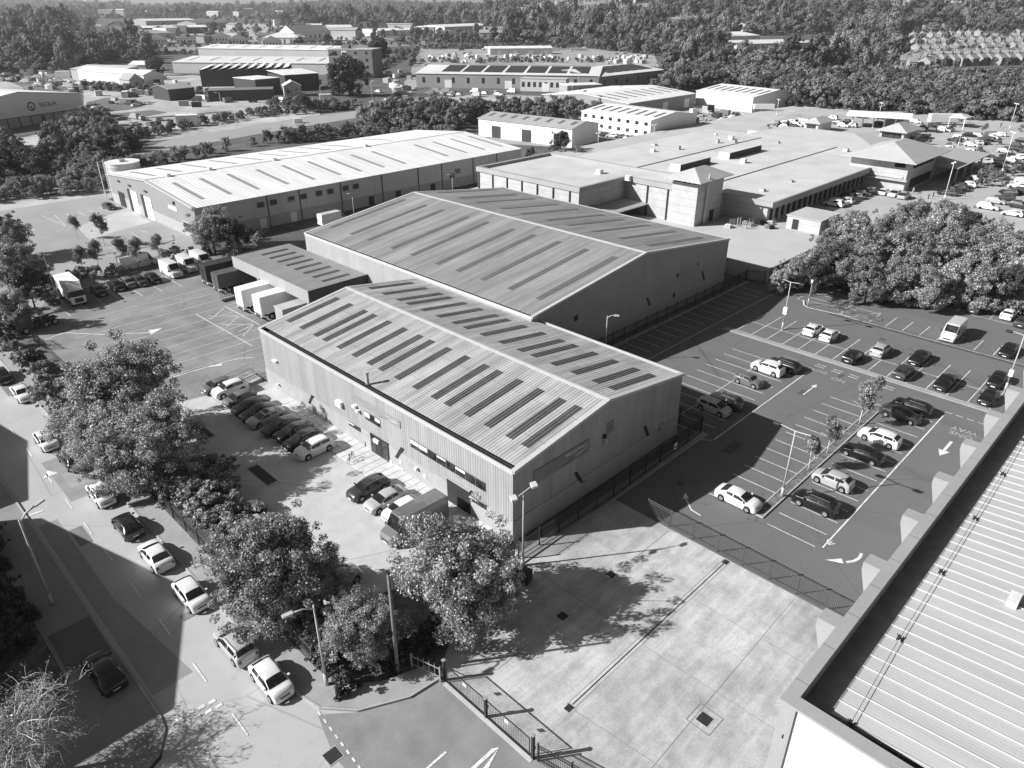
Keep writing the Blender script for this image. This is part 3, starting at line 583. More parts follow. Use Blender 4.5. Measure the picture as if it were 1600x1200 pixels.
while fw<5200:
    sp=9.5 if fw<900 else (15 if fw<1800 else (22 if fw<3000 else 40)); 
    lat=-(fw*.78+60)
    while lat<fw*.78+60:
        f2=fw+random.uniform(-.5,.5)*sp; l2=lat+random.uniform(-.5,.5)*sp; x=f2*math.cos(YAW)+l2*math.sin(YAW); y=f2*math.sin(YAW)-l2*math.cos(YAW)
        z=TZ(x,y); px,py=topix(x,y,z); gx,gy=topix(x,y,0); keep=-80<px<1680 and not (z<2 and cleared(px,gy))
        dens=math.sin(x*.011)*math.sin(y*.009+1)+math.sin(x*.0031+y*.0027)
        if fw>1500 and dens<-.35 and px<800: keep=False
        if z>3 and math.sin(x*.017+1)*math.sin(y*.021)+.6*math.sin(x*.006-y*.008)<-.95: keep=False
        if keep and any(inpoly(px,py,P) for P in HILLC) and random.random()<.93: keep=False
        small=.5 if z<2 and ((px>1400 and 46<gy<110) or (115<px<440 and 28<gy<74) or (440<px<790 and 44<gy<72)) else 1.
        if keep: pts.append((x,y,z,small*(1.1 if fw<900 else (1.6 if fw<1800 else (2. if fw<3000 else 2.3)))*random.choice((.55,.8,1.,1.,1.25,1.55))*random.uniform(.85,1.15),random.choice((.7,.85,1.,1.15,1.5))*(1 if fw<1800 else .75)))
        lat+=sp
    fw+=sp
print('far trees',len(pts))
scatter('far_woodland',pts,FT,'dense distant woodland spreading to the horizon and over the hillside')
sc=[]
for (x0,y0,x1,y1,n) in [(641,104,656,72,40),(660,76,1015,73,190),(862,58,1010,86,90),(235,85,640,83,220),(180,74,640,70,160),(655,98,940,97,60),(560,126,640,84,60),(420,168,560,172,60),(130,140,330,148,50),(700,66,1040,70,160),(1040,118,1300,122,120),(470,62,640,64,60),(120,66,430,63,120)]:
    for i in range(n): f=random.random(); x,y=G(x0+(x1-x0)*f+random.gauss(0,2),y0+(y1-y0)*f+random.gauss(0,.8)); sc.append((x,y,0,random.uniform(.22,.62),random.uniform(.7,1.)))
for i in range(34): x,y=G(random.uniform(1430,1600),random.uniform(205,300),2.5); sc.append((x,y,2.5,random.uniform(.18,.34),1.1))
scatter('hedgerows',sc,FT,'loose hedgerows and scrub lining the far yards and roads','hedgerow')
# hand-placed background trees
for a,b_,s,l,p in [(547,150,2.5,'big dark round tree in front of the brown office block',tround),(246,118,1.5,'dark round tree behind the small white sheds',tround),(478,176,.85,'bushy tree in front of the low sheds left of the big dark tree',tmid[2]),(620,158,.6,'dark round bush at the road junction',tround),(1275,84,1.45,'tall dark conical tree on the far right',tcon),(943,76,1.1,'dark poplar tree beside the far road',tcon),(930,70,.6,'smaller dark poplar left of its taller neighbour',tcon),(1302,84,.6,'small round tree right of the tall conical tree',tmid[2]),(740,172,.6,'round bush before the solar roofed depot',tmid[2]),(592,92,2.2,'broad dark tree right of the brown office block',tround)]:
    x,y=G(a,b_); place_tree(p,x,y,s,None,l)

# ================================================================ VEHICLES
def itp(keys,x):
    if x<=keys[0][0]: return keys[0][1:]
    for a,b in zip(keys,keys[1:]):
        if x<=b[0]:
            f=(x-a[0])/(b[0]-a[0]); return tuple(p+(q-p)*f for p,q in zip(a[1:],b[1:]))
    return keys[-1][1:]
def wheelset(t,axs,r,w,hw):
    for ax in axs:
        for s in (-1,1):
            y=s*(hw-w/2+.01); b=MB(); b.tube([(0,-w/2,0),(0,-w/2+.03,0),(0,w/2-.03,0),(0,w/2,0)],r,18); wo=b.build('wheel',TYRE,t,True,(ax,y,r))
            b=MB(); yy=s*(w/2+.006); b.tube([(0,yy-s*.05,0),(0,yy,0)],r*.62,14)
            b.build('rim',RIM,wo)
def car_proto(kind,L,W,H,hood,xws,xr0,xr1,xrw,tail,bw=.0,wb=.6,sun=False,rails=False):
    """x forward. hood: bonnet height; xws windscreen base; xr0..xr1 roof; xrw rear window base; tail: rear deck height"""
    h=L/2; w=W/2; wx=h*wb; r=.345 if H<1.6 else .37; belt=hood+.06
    # keys: x, shoulder z, top z, half width at belt, half width at top
    K=sorted([(-h,tail*.62,tail*.66,w*.82,w*.66),(-h+.07,tail*.90,tail*.95,w*.92,w*.76),(xrw-.02,tail,tail+.03,w*.97,w*.82),(xr1,belt+.05,H-.05,w*.99,w*.70),(xr1+.45,belt+.03,H-.01,w,w*.73),((xr1+xr0)/2+.1,belt,H,w,w*.75),(xr0,belt-.02,H-.05,w,w*.71),(xws,hood,hood+.05,w*.98,w*.83),((xws+h)/2,hood-.05,hood+.01,w*.96,w*.78),(h-.20,hood*.84,hood*.90,w*.90,w*.70),(h-.06,hood*.70,hood*.74,w*.82,w*.60),(h,hood*.52,hood*.54,w*.72,w*.50)])
    xs=set([k[0] for k in K]); 
    for c in (wx,-wx):
        for d in (-r-.07,-r*.85,-r*.5,0,r*.5,r*.85,r+.07): xs.add(c+d)
    xs|={xr1-.3*(xr1-xrw),xr1-.65*(xr1-xrw),xr0+.35*(xws-xr0),xr0+.7*(xws-xr0)}
    xs=sorted(x for x in xs if -h<=x<=h); rows=[]
    for x in xs:
        zb,zt,wb_,wt=itp(K,x); z0=.20
        if x>h-.2 or x<-h+.15: z0=.26
        for c in (wx,-wx):
            if abs(x-c)<r+.05: z0=max(z0,.02+r+math.sqrt(max(0,(r+.05)**2-(x-c)**2))-.0)
        e=.96 if z0>.3 and abs(x)<h-.2 else .95
        mid=max(z0+.04,zb*.62); half=[(wb_*e,z0),(wb_*1.0,mid),(wb_*.995,max(mid+.02,zb-.05)),(wb_*.95,max(mid+.03,zb)),(wt,max(zt-.035,zb+.005) ),(wt*.82,zt),(wt*.4,zt+.02)]
        rows.append([(x,-a,z) for a,z in half]+[(x,0,zt+.025)]+[(x,a,z) for a,z in half[::-1]])
    t=thing('parked_car','x','car'); b=MB(); n=len(rows[0])
    for q in rows: b.v+=q
    for i in range(len(rows)-1):
        for j in range(n-1): b.f.append((i*n+j,i*n+j+1,(i+1)*n+j+1,(i+1)*n+j)); b.m.append(0)
    b.f.append(tuple(range(n))[::-1]); b.m.append(0); b.f.append(tuple(range((len(rows)-1)*n,len(rows)*n))); b.m.append(0)
    b.f=[f[::-1] for f in b.f]
    o=b.build('body',PAINT,t,True); o['painted']=1
    b=MB(); b.box(-h+.3,h-.3,-w*.88,w*.88,.16,.34); b.build('underbody',DARKM,t)
    # glass
    def top(x): zb,zt,wb_,wt=itp(K,x); return zb,zt,wb_,wt
    def screen(name,xa,xb,N=5):
        g=MB(); P=[]
        for i in range(N+1):
            x=xa+(xb-xa)*i/N; zb,zt,_,wt=top(x); row=[]
            for k in range(-3,4):
                y=k/3*wt*.97; zz=zt+(.025 if k==0 else (.02 if abs(k)==1 else (-.0 if abs(k)==2 else -.03))); row.append((x+.014*(1 if xb>xa else -1),y,zz+.016))
            P.append(row)
        for i in range(N):
            for k in range(6): g.quad(P[i][k],P[i+1][k],P[i+1][k+1],P[i][k+1])
        if xb<xa: g.f=[f[::-1] for f in g.f]
        g.build(name,CGLASS,t,True)
    screen('windscreen',xr0+.10,xws-.06); screen('rear_window',xr1-.08,xrw+.05 if xrw>-h+.2 else xrw+.12)
    for s in (-1,1):
        cuts=[(xws-.20,(xr0+xr1)/2+.05+.05),((xr0+xr1)/2-.0,xr1-.05 if xrw-xr1<-.5 else (xr1+xrw)/2+.08)]
        if H>1.5 or kind=='estate': cuts.append((xr1-.13,xrw+.28)) if xr1-.13-(xrw+.28)>.2 else None
        for xa,xb in cuts:
            g=MB(); N=6; P=[]
            for i in range(N+1):
                x=xa+(xb-xa)*i/N; zb,zt,wb_,wt=top(x); zt2=max(zt-.035,zb+.005); pr=[]
                for f in (.10,.86): pr.append((x,s*((wb_*.95)*(1-f)+wt*f+.014),zb*(1-f)+zt2*f+.004))
                P.append(pr)
            for i in range(N): g.quad(P[i][0],P[i+1][0],P[i+1][1],P[i][1])
            if s>0: g.f=[f[::-1] for f in g.f]
            g.build('side_window',CGLASS,t,True)
        zb=hood*.78; b=MB(); b.slab([(h-.06,s*w*.42,zb*.86),(h-.10,s*w*.74,zb*.86),(h-.30,s*w*.86,zb*1.06),(h-.20,s*w*.56,zb*1.08)],.03); b.build('headlight',LAMPG,t)
        b=MB(); b.box(-h+.0,-h+.11,min(s*w*.62,s*w*.86),max(s*w*.62,s*w*.86),tail*.66,tail*.90); b.build('tail_light',TAIL,t)
        b=MB(); b.box(xws-.42,xws-.26,min(s*w*.98,s*(w+.16)),max(s*w*.98,s*(w+.16)),belt-.02,belt+.12); q=b.build('wing_mirror',PAINT,t); q['painted']=1
    b=MB(); b.box(h-.01,h+.02,-.26,.26,.34,.46); b.build('number_plate',PLATE,t); b=MB(); b.box(-h-.015,-h+.02,-.26,.26,.5,.61); b.build('number_plate',PLATE,t)
    b=MB(); b.box(h-.04,h+.008,-w*.42,w*.42,hood*.48+.08,hood*.66); b.build('grille',DARKM,t)
    if sun: b=MB(); b.box(-.35,xr0-.12,-w*.48,w*.48,H-.02,H+.035); b.build('sunroof',CGLASS,t)
    if rails:
        for s in (-1,1): b=MB(); b.tube([(xr1,s*w*.66,H+.0),(xr1+.15,s*w*.66,H+.05),(xr0-.2,s*w*.66,H+.05),(xr0-.05,s*w*.66,H)],.02,6); b.build('roof_rail',RIM,t)
    wheelset(t,(wx,-wx),r,.22,w); register(t); return t
CP={}
CP['hatch']=car_proto('hatch',4.1,1.80,1.50,.98,1.22,.38,-1.25,-1.86,1.08,wb=.64)
CP['saloon']=car_proto('saloon',4.6,1.84,1.46,.97,1.25,.35,-.95,-1.78,1.08,sun=False,wb=.62)
CP['glassroof']=car_proto('saloon',4.8,1.86,1.46,.97,1.3,.4,-1.05,-1.9,1.08,sun=True)
CP['estate']=car_proto('estate',4.55,1.84,1.50,.98,1.25,.38,-1.5,-2.12,1.08,rails=True)
CP['suv']=car_proto('suv',4.45,1.88,1.66,1.10,1.2,.48,-1.5,-2.05,1.18,rails=True)
CP['mpv']=car_proto('mpv',4.3,1.82,1.60,1.02,1.45,.5,-1.45,-1.98,1.1)
CP['mini']=car_proto('mini',3.75,1.72,1.42,.95,.85,.32,-1.3,-1.7,1.02)
# large vehicles
def van_proto(L=5.9,W=2.05,H=2.55,hood=1.25):
    h=L/2; w=W/2; xs=[(-h,.35,H-.10,.97,.93),(-h+.08,.28,H-.02,1,.94),(h-1.95,.28,H,1,.93),(h-1.6,.28,H-.06,1,.90),(h-.85,.28,hood+.18,1,.86),(h-.25,.28,hood-.12,.95,.80),(h-.04,.32,hood-.4,.86,.72),(h,.4,hood-.62,.78,.66)]
    t=thing('parked_van','x','van'); b=MB(); rows=[]
    for x,z0,zt,a,c in xs:
        zb=min(1.35,zt-.06); rows.append([(x,-w*a,z0),(x,-w*a,zb),(x,-w*c,zt-.07),(x,-w*c*.9,zt),(x,0,zt+.03),(x,w*c*.9,zt),(x,w*c,zt-.07),(x,w*a,zb),(x,w*a,z0)])
    for q in rows: b.v+=q
    n=9
    for i in range(len(rows)-1):
        for j in range(n-1): b.f.append((i*n+j+1,i*n+j,(i+1)*n+j,(i+1)*n+j+1)); b.m.append(0)
    b.f.append(tuple(range(n))); b.m.append(0); b.f.append(tuple(range((len(rows)-1)*n,len(rows)*n))[::-1]); b.m.append(0)
    o=b.build('body',PAINT,t); o['painted']=1
    b=MB(); b.box(-h+.2,h-.3,-w*.9,w*.9,.2,.4); b.build('underbody',DARKM,t)
    g=MB(); g.quad((h-1.50,-w*.80,H-.13),(h-.93,-w*.80,hood+.28),(h-.93,w*.80,hood+.28),(h-1.50,w*.80,H-.13)); g.v=[(x+.03,y,z+.03) for x,y,z in g.v]; g.build('windscreen',CGLASS,t)
    for s in (-1,1):
        g=MB(); g.quad((h-1.85,s*(w*.985+.008),1.38),(h-1.05,s*(w*.995+.008),1.34),(h-1.5,s*(w*.93+.012),H-.35),(h-1.85,s*(w*.93+.012),H-.35)); g.build('side_window',CGLASS,t)
        b=MB(); b.slab([(h-.03,s*w*.5,.86),(h-.12,s*w*.78,.86),(h-.3,s*w*.86,1.1),(h-.16,s*w*.6,1.1)],.04); b.build('headlight',LAMPG,t)
        b=MB(); b.box(-h-.02,-h+.1,min(s*w*.84,s*w*.97),max(s*w*.84,s*w*.97),.9,1.5); b.build('tail_light',TAIL,t)
        b=MB(); b.box(h-1.15,h-1.0,min(s*w,s*(w+.24)),max(s*w,s*(w+.24)),1.3,1.6); b.build('wing_mirror',DARKM,t)
    b=MB(); b.box(h-.03,h+.015,-.5,.5,.62,.78); b.build('grille',DARKM,t); b=MB(); b.box(h-.0,h+.03,-.26,.26,.45,.57); b.build('number_plate',PLATE,t)
    wheelset(t,(h*.62,-h*.6),.36,.24,w); register(t); return t
VAN=van_proto(); VANL=van_proto(6.9,2.1,2.75,1.3)
def boxtruck():
    t=thing('box_truck','white box lorry parked nose out among the dark cars at the back of the yard','lorry'); b=MB(); b.box(-4.2,1.9,-1.25,1.25,1.05,3.75); b.box(-4.24,-4.2,-1.2,1.2,1.1,3.7); b.build('cargo_box',WHITEW,t)
    b=MB(); b.prism([(2.0,-1.1),(3.75,-1.1),(3.9,-.9),(3.9,.9),(3.75,1.1),(2.0,1.1)],.55,1.75); b.slab([(2.0,-1.08,2.75),(3.35,-1.08,2.7),(3.35,1.08,2.7),(2.0,1.08,2.75)],.1); b.quad((2.0,-1.1,1.75),(3.85,-1.1,1.75),(3.36,-1.08,2.65),(2.0,-1.08,2.65)); b.quad((2.0,1.1,1.75),(2.0,1.08,2.65),(3.36,1.08,2.65),(3.85,1.1,1.75)); b.quad((2,-1.1,1.7),(2,-1.1,2.7),(2,1.1,2.7),(2,1.1,1.7)); b.build('cab',WHITEW,t)
    b=MB(); b.slab([(1.9,-1.1,3.72),(2.1,-1.1,3.72),(3.2,-.9,2.76),(3.2,.9,2.76),(2.1,1.1,3.72),(1.9,1.1,3.72)],.08); b.slab([(1.95,-1.1,3.6),(3.1,-.95,2.75),(1.95,-1.1,2.75)],.06) if 0 else None; b.build('wind_deflector',WHITEW,t)
    b=MB(); b.quad((3.86,-1.0,1.8),(3.86,1.0,1.8),(3.40,.98,2.6),(3.40,-.98,2.6)); b.v=[(x+.03,y,z) for x,y,z in b.v]; b.build('windscreen',CGLASS,t)
    for s in (-1,1):
        b=MB(); b.quad((2.4,s*1.115,1.8),(3.6,s*1.115,1.8),(3.3,s*1.1,2.5),(2.4,s*1.1,2.5)); b.build('side_window',CGLASS,t); b=MB(); b.box(3.6,3.72,min(s*1.15,s*1.4),max(s*1.15,s*1.4),1.7,2.4); b.build('wing_mirror',DARKM,t)
        b=MB(); b.box(3.86,3.93,min(s*.7,s*1.0),max(s*.7,s*1.0),.7,.95); b.build('headlight',LAMPG,t); b=MB(); b.box(-3.6,1.7,min(s*1.1,s*1.2),max(s*1.1,s*1.2),.5,.9); b.build('side_guard',STEEL,t)
    b=MB(); b.box(3.88,3.93,-.65,.65,.75,1.5); b.build('grille',DARKM,t); b=MB(); b.box(-4.1,3.4,-.45,.45,.6,1.05); b.build('chassis',DARKM,t); wheelset(t,(2.9,-2.3),.48,.3,1.2); register(t); return t
BT=boxtruck(); x,y=G(112,456,1.5); BT.location=(x,y,0); BT.rotation_euler=(0,0,R(-92))
def trailer(L=13.,Hh=4.0,W=2.5,mat=WHITEW):
    t=thing('semi_trailer','x','trailer'); b=MB(); b.box(0,L,-W/2,W/2,1.15,Hh); b.build('box_body',mat,t); b=MB(); b.box(-.05,0,-W/2+.08,-.03,1.25,Hh-.1); b.box(-.05,0,.03,W/2-.08,1.25,Hh-.1); b.box(-.08,-.05,-.35,-.3,1.3,Hh-.3); b.box(-.08,-.05,.3,.35,1.3,Hh-.3); b.build('rear_doors',mat,t)
    b=MB(); b.box(.2,L-.5,-.5,.5,.85,1.15); b.box(0,.15,-W/2+.05,W/2-.05,.45,.65); b.build('chassis',DARKM,t)
    for s in (-1,1):
        b=MB(); b.box(-.06,.05,min(s*.75,s*1.1),max(s*.75,s*1.1),.7,.95); b.build('tail_light',LAMPG,t); b=MB(); b.box(L-3.2,L-3.0,s*.8-.1,s*.8+.1,0,1.15); b.build('landing_leg',DARKM,t)
    wheelset(t,(1.6,2.9,4.2),.5,.35,W/2); register(t); return t
TRW=trailer(12.5,4.05,2.5,M('trailer_white',.85,.4,.04,.5)); TRD=trailer(13,4.,2.5,M('trailer_dark',.05,.4,.15,.5)); TRD2=trailer(11,3.6,2.45,M('trailer_slate',.11,.45,.12,.5))
def lorrycab():
    t=thing('tractor_unit','dark lorry tractor unit parked in shade behind the hedge at the left edge','lorry'); PD=M('lorry_dark_paint',.06,.4,.1,1)
    b=MB(); b.prism([(1.0,-1.2),(3.1,-1.2),(3.25,-1.0),(3.25,1.0),(3.1,1.2),(1.0,1.2)],.6,3.1); b.box(1.0,2.8,-1.1,1.1,3.1,3.5); b.build('cab',PD,t); b=MB(); b.box(3.25,3.29,-1.05,1.05,1.9,2.8); b.build('windscreen',CGLASS,t)
    for s in (-1,1): b=MB(); b.box(2.0,2.9,min(s*1.2,s*1.23),max(s*1.2,s*1.23),1.9,2.6); b.build('side_window',CGLASS,t)
    b=MB(); b.box(-3,1.2,-.45,.45,.75,1.05); b.box(-2.2,-1.2,-.6,.6,1.05,1.25); b.build('chassis',DARKM,t); b=MB()
    for ax in (-.8,-2.2):
        for s in (-1,1): b.box(ax-.65,ax+.65,min(s*.75,s*1.25),max(s*.75,s*1.25),1.08,1.16)
    b.build('mudguard',PD,t); wheelset(t,(2.3,-.8,-2.2),.5,.38,1.25); register(t); return t
LC=lorrycab(); x,y=G(55,500,1.3); LC.location=(x,y,0); LC.rotation_euler=(0,0,R(195))
TONE={'white':(.82,)*3,'silver':(.45,)*3,'grey':(.16,)*3,'dark':(.045,)*3,'black':(.012,)*3,'pale':(.62,)*3}
def car(px,py,kind,tone,hd,label,z=0,group=None,xy=None,fr=False):
    p=CP.get(kind) or {'van':VAN,'vanl':VANL}[kind]
    x,y=xy or G(px,py,z+(.7 if kind not in('van','vanl') else 1.2)); 
    o=dup(p,(x,y,z),R(hd+random.uniform(-1.2,1.2)),label,group,TONE[tone]+(1,)); return o
NEAR=[(2,586,'saloon','black',270,'black car parked in the street, cut by the left frame edge'),(34,613,'saloon','white',270,'white saloon in the street at far left'),(72,687,'hatch','white',270,'white car in the street mostly hidden by the largest tree'),
(111,716,'estate','black',90,'black car in the street, its shadow under the largest tree'),(158,771,'hatch','white',270,'white rounded hatchback in the street with its windscreen towards us'),(199,820,'hatch','black',90,'black hatchback in the street between two white cars'),
(243,866,'saloon','white',90,'white car in the street showing its dark rear window'),(299,927,'hatch','white',270,'white car in the street partly under the leafy tree'),(367,1005,'estate','silver',90,'silver estate in the street showing its tail lights'),(424,1060,'hatch','white',270,'white hatchback nearest the street corner'),
(161,1048,'saloon','black',93,'black car parked half on the left pavement by the wispy tree'),
(339,602,'hatch','grey',180,'grey hatchback, farthest of the row against the depot front'),(359,607,'suv','white',180,'white boxy car second in the row against the depot front'),(374,622,'hatch','grey',180,'grey car with chrome trim third in the depot row'),(391,633,'saloon','dark',180,'dark saloon fourth in the depot row'),(404,643,'saloon','black',180,'black saloon just before the silver sunroof car'),(416,651,'glassroof','silver',180,'silver saloon with a dark glass sunroof in the depot row'),(438,664,'saloon','dark',180,'dark car just after the silver sunroof car'),(458,673,'saloon','black',180,'black saloon third from the near end of the depot row'),(473,686,'estate','black',180,'black car beside the white one at the near end of the row'),(491,699,'suv','white',180,'white car at the near end of the depot row'),
(575,761,'estate','dark',180,'dark car at the head of the second row by the path slabs'),(603,779,'saloon','silver',180,'silver saloon between the dark car and the big van'),(628,795,'hatch','white',180,'small white car tucked beside the big dark van'),(647,812,'vanl','grey',180,'large grey panel van by the round tree'),
(378,803,'saloon','dark',180,'dark car half hidden by bushes at the street fence'),(388,825,'hatch','silver',180,'pale car half hidden under the leafy tree'),(300,728,'hatch','black',180,'black car under the right side of the largest tree'),(528,905,'mpv','silver',0,'silver van-like car under the tree by the lot exit'),
(1115,635,'mpv','silver',270,'silver car at the edge of the depot shadow'),(1134,626,'suv','dark',90,'dark estate beside the silver car at the shadow edge'),(1170,593,'mini','grey',270,'small grey two-door car alone in its bay'),(1200,574,'suv','white',90,'white off-road car beside a dark estate'),(1225,569,'estate','black',90,'dark estate with roof rails behind the white off-roader'),
(1154,777,'saloon','white',270,'white saloon nearest the end of the planting strip'),(1275,784,'suv','black',90,'black off-road car nearest us right of the planting strip'),(1302,748,'hatch','silver',90,'pale hatchback between the black off-roader and black saloon'),(1348,707,'saloon','black',90,'black saloon with bright window trim by the planting strip'),(1375,682,'estate','white',90,'white estate car right of the planting strip'),(1408,646,'saloon','dark',270,'dark saloon in the shade of the last young tree'),(1426,634,'estate','black',90,'dark estate at the far end of the planting strip row'),
(1271,514,'hatch','white',0,'left one of the two small white cars side by side'),(1297,523,'hatch','white',0,'right one of the two small white cars side by side'),(1333,556,'hatch','black',0,'black hatchback in the upper lot nearest the kerb strip'),(1377,546,'mpv','silver',0,'silver hatchback behind the black hatchback'),(1437,558,'saloon','black',180,'black saloon facing us in the middle of the upper lot'),(1412,580,'hatch','dark',0,'dark hatchback back to back with the black saloon'),(1477,596,'saloon','black',180,'black saloon with white number plate right of the middle'),(1560,592,'saloon','black',180,'black car at the right behind the lamp post'),(1545,620,'mini','black',180,'black car nearest the parapet at the right'),
(1490,516,'van','pale',180,'white high roofed van standing alone in the upper lot'),(1577,546,'saloon','black',180,'black saloon near the right frame edge'),(1526,480,'suv','dark',0,'dark off-road car in the top row of the lot'),(1577,490,'hatch','white',0,'white hatchback in the top row of the lot'),(1599,502,'hatch','dark',0,'dark car cut by the right frame edge'),
(80,466,'hatch','dark',268,'dark car behind the lorry cab'),(154,453,'saloon','black',268,'black car right beside the white box lorry'),(182,446,'hatch','black',270,'black car second from the box lorry'),(200,441,'hatch','grey',270,'grey car between black cars in the yard row'),(218,438,'saloon','dark',270,'dark car with bright bonnet near the young trees'),(239,434,'hatch','black',270,'black car beside the first white van'),
(267,420,'van','white',270,'left one of the three white vans in the yard'),(291,412,'van','white',270,'middle one of the three white vans in the yard'),(314,405,'van','white',270,'right one of the three white vans by the dark trailers'),(215,408,'vanl','white',0,'white van hidden behind the young trees'),(520,341,'vanl','white',0,'white van roof showing above the big depot roof edge'),
(170,322,'hatch','dark',275,'dark car parked by the white roofed warehouse')]
for c in NEAR: car(*c)
for (px,py,p,ang,l) in [(315,414,TRD,19,'dark box trailer farthest left beside the white vans'),(333,424,TRD2,19,'shorter slate coloured trailer in front of the dark one'),(371,452,TRW,0,'white box trailer backed under the canopy'),(399,463,TRW,0,'white box trailer nearest us under the canopy')]:
    x,y=G(px,py,4.); dup(p,(x,y,0),0 if p is TRW else 0,l)
x,y=G(404,376,3.5); dup(TRD2,(x,y,0),R(-38),'grey trailer parked behind the canopy')
b=MB(); x,y=G(431,480,3); t=thing('dock_pod','low flat topped loading pod between the white trailer and the depot','loading pod',(x,y,0)); b.box(0,9,-1.9,.5,0,3.); b.build('pod_body',GREYW,t); b=MB(); b.box(-.1,9.1,-2.,.6,3.0,3.1); b.build('pod_roof',FLATG,t)
# cage trolley stack
x,y=G(357,462,.8); t=thing('roll_cage_stack','dark wheeled cage trolley beside the white trailers','cage trolley',(x,y,0)); b=MB()
for i in range(7):
    b.box(-1.2+i*.4,-1.17+i*.4,-.5,-.47,.15,1.7); b.box(-1.2+i*.4,-1.17+i*.4,.47,.5,.15,1.7)
for z in (.15,.6,1.1,1.67): b.box(-1.2,1.22,-.5,-.47,z,z+.03); b.box(-1.2,1.22,.47,.5,z,z+.03)
b.build('cage',DARKM,t); b=MB(); b.box(-1.2,1.2,-.5,.5,.12,.2); b.build('base',DARKM,t)
for sx in (-1,1):
    for sy in (-.4,.4): b=MB(); b.tube([(sx,sy-.03,.08),(sx,sy+.03,.08)],.08,8); b.build('castor',TYRE,t)
# ---- distant cars: one mesh each, several kinds
def farcar(kind):
    L,W,H=(4.3,1.8,1.5) if kind==0 else ((4.6,1.85,1.7) if kind==1 else (5.6,2.05,2.5)); h=L/2; w=W/2; b=MB()
    prof=[(-h,.3),(-h,.85),(-h+.12,1.),(-h+.5,H-.05),(-h+.9,H),(.35,H),(1.0,.98),(h-.2,.85),(h,.6),(h,.3)] if kind<2 else [(-h,.3),(-h,H-.1),(-h+.1,H),(h-1.9,H),(h-1.,1.4),(h-.2,1.1),(h,.8),(h,.3)]
    n=len(prof); i0=0; b.v=[(x,-w*(1 if z<1.05 else .78),z) for x,z in prof]+[(x,w*(1 if z<1.05 else .78),z) for x,z in prof]
    for k in range(n-1): b.f.append((k,k+1,n+k+1,n+k)); b.m.append(1 if kind<2 and k in (2,5) else (1 if kind==2 and k==3 else 0))
    b.f.append(tuple(range(n))[::-1]); b.f.append(tuple(range(n,2*n))); b.m+=[0,0]
    if kind<2:
        for s in (-1,1): b.quad((-h+.4,s*w*.93,1.06),(.75,s*w*.93,1.04),(.3,s*w*.82,H-.12),(-h+.75,s*w*.82,H-.12),m=1)
    for ax in (h*.62,-h*.6):
        for s in (-1,1): b.tube([(ax,s*w*.85,.32),(ax,s*(w+.01),.32)],.33,10,2)
    o=b.build('parked_car' if kind<2 else 'parked_van',[PAINT,CGLASS,TYRE]); o['painted']=1; return o
FCAR=[farcar(0),farcar(1),farcar(2)]
for o in FCAR: KIDS[o.name]=[]
def far(px,py,k,tone,hd,label,z,group): x,y=G(px,py,z+.6); o=dup(FCAR[k],(x,y,z),R(hd+random.uniform(-4,4)),label,group,TONE[tone]+(1,)); o['category']='van' if k==2 else 'car'; return o
RET=[(1303,318,90),(1311,315.5,90),(1320,313,90),(1328,309,90),(1337,306,90),(1346,302,90),(1355,299,90),(1382,300,180),(1398,303,180),(1413,306,180),(1480,301,90),(1488,297,90),(1496,294,90),(1504,290.5,90),(1512,288,90),
(1526,281,90),(1532,277.5,90),(1539,274,90),(1546,271,90),(1553,268.5,90),(1577,266,0),(1544,323,90),(1582,333,90),(1556,314,90),(1569,309,90),(1593,321,90),(1577,300,90),(1598,300,90),(1590,290,90),(1600,283,90),
(1540,252,90),(1549,247,90),(1556,257,90),(1566,252,90),(1574,243,90),(1582,251,90),(1592,246,90),(1570,236,90),(1580,231,90),(1590,228,90),(1600,236,90),(1598,220,90),(1512,237,90),(1518,226,90),(1527,223,90),(1536,222,90),(1491,218,90),(1516,211,90),(1543,218,90),(1550,214,90),(1562,210,90),(1530,212,90),
(1437,203,90),(1447,199,90),(1454,196,90),(1460,204,90),(1468,203,90),(1476,203,90),(1444,212,90),(1431,218,90),(1421,212,90),(1414,207,90),(1428,207,90),(1500,215,90),(1480,231,90),(1510,243,90),
(1384,193,90),(1375,193,90),(1310,192,90),(1325,191,90),(1300,190,90),(1318,196,90),(1330,196,90),(1347,182,90),(1378,184,90),(1395,187,90),(1410,188,90),(1432,190,90),(1300,184,90),(1290,186,90),
(1208,196,90),(1215,194,90),(1222,193,90),(1229,192,90),(1236,191,90),(1243,190,90),(1250,188,90),(1212,201,90),(1220,200,90),(1228,198,90),(1237,197,90),(1246,195,90),(1255,193,90),(1262,190,90)]
tn=['white','silver','dark','black','grey','white','dark','black','silver']
for i,(a,b_,h_) in enumerate(RET):
    tone=tn[(i*5+i//7)%9]; k=0 if i%3 else 1
    if (a,b_) in ((1544,323),(1582,333)): tone='white'
    row='beside the retail building wall' if a<1420 and b_>290 else ('in the nearest retail row behind the tree clump' if b_>262 else ('in the middle of the retail car park' if b_>205 else ('beyond the retail roofs near the fuel canopy' if a>1280 else 'at the back left of the retail car park')))
    far(a,b_,k,tone,h_+(180 if i%2 else 0),'%s %s parked %s'%({'dark':'dark grey'}.get(tone,tone),['car','tall car'][k],row),ZP,'retail cars: %s %s %s'%(tone,['car','tall car'][k],row))
YV=[(1085,176,2),(1096,179,0),(1108,176,0),(1120,182,2),(1131,178,2),(1142,183,0),(1095,186,0),(1106,190,0),(1118,192,0),(1150,178,0),(1160,182,1),(1170,186,0),(1128,188,1),(1082,190,2),(1180,178,0),(955,212,0),(968,213,0),(983,215,0),(945,210,1),(895,186,2),(905,184,0),(1200,168,0),(1240,208,0)]
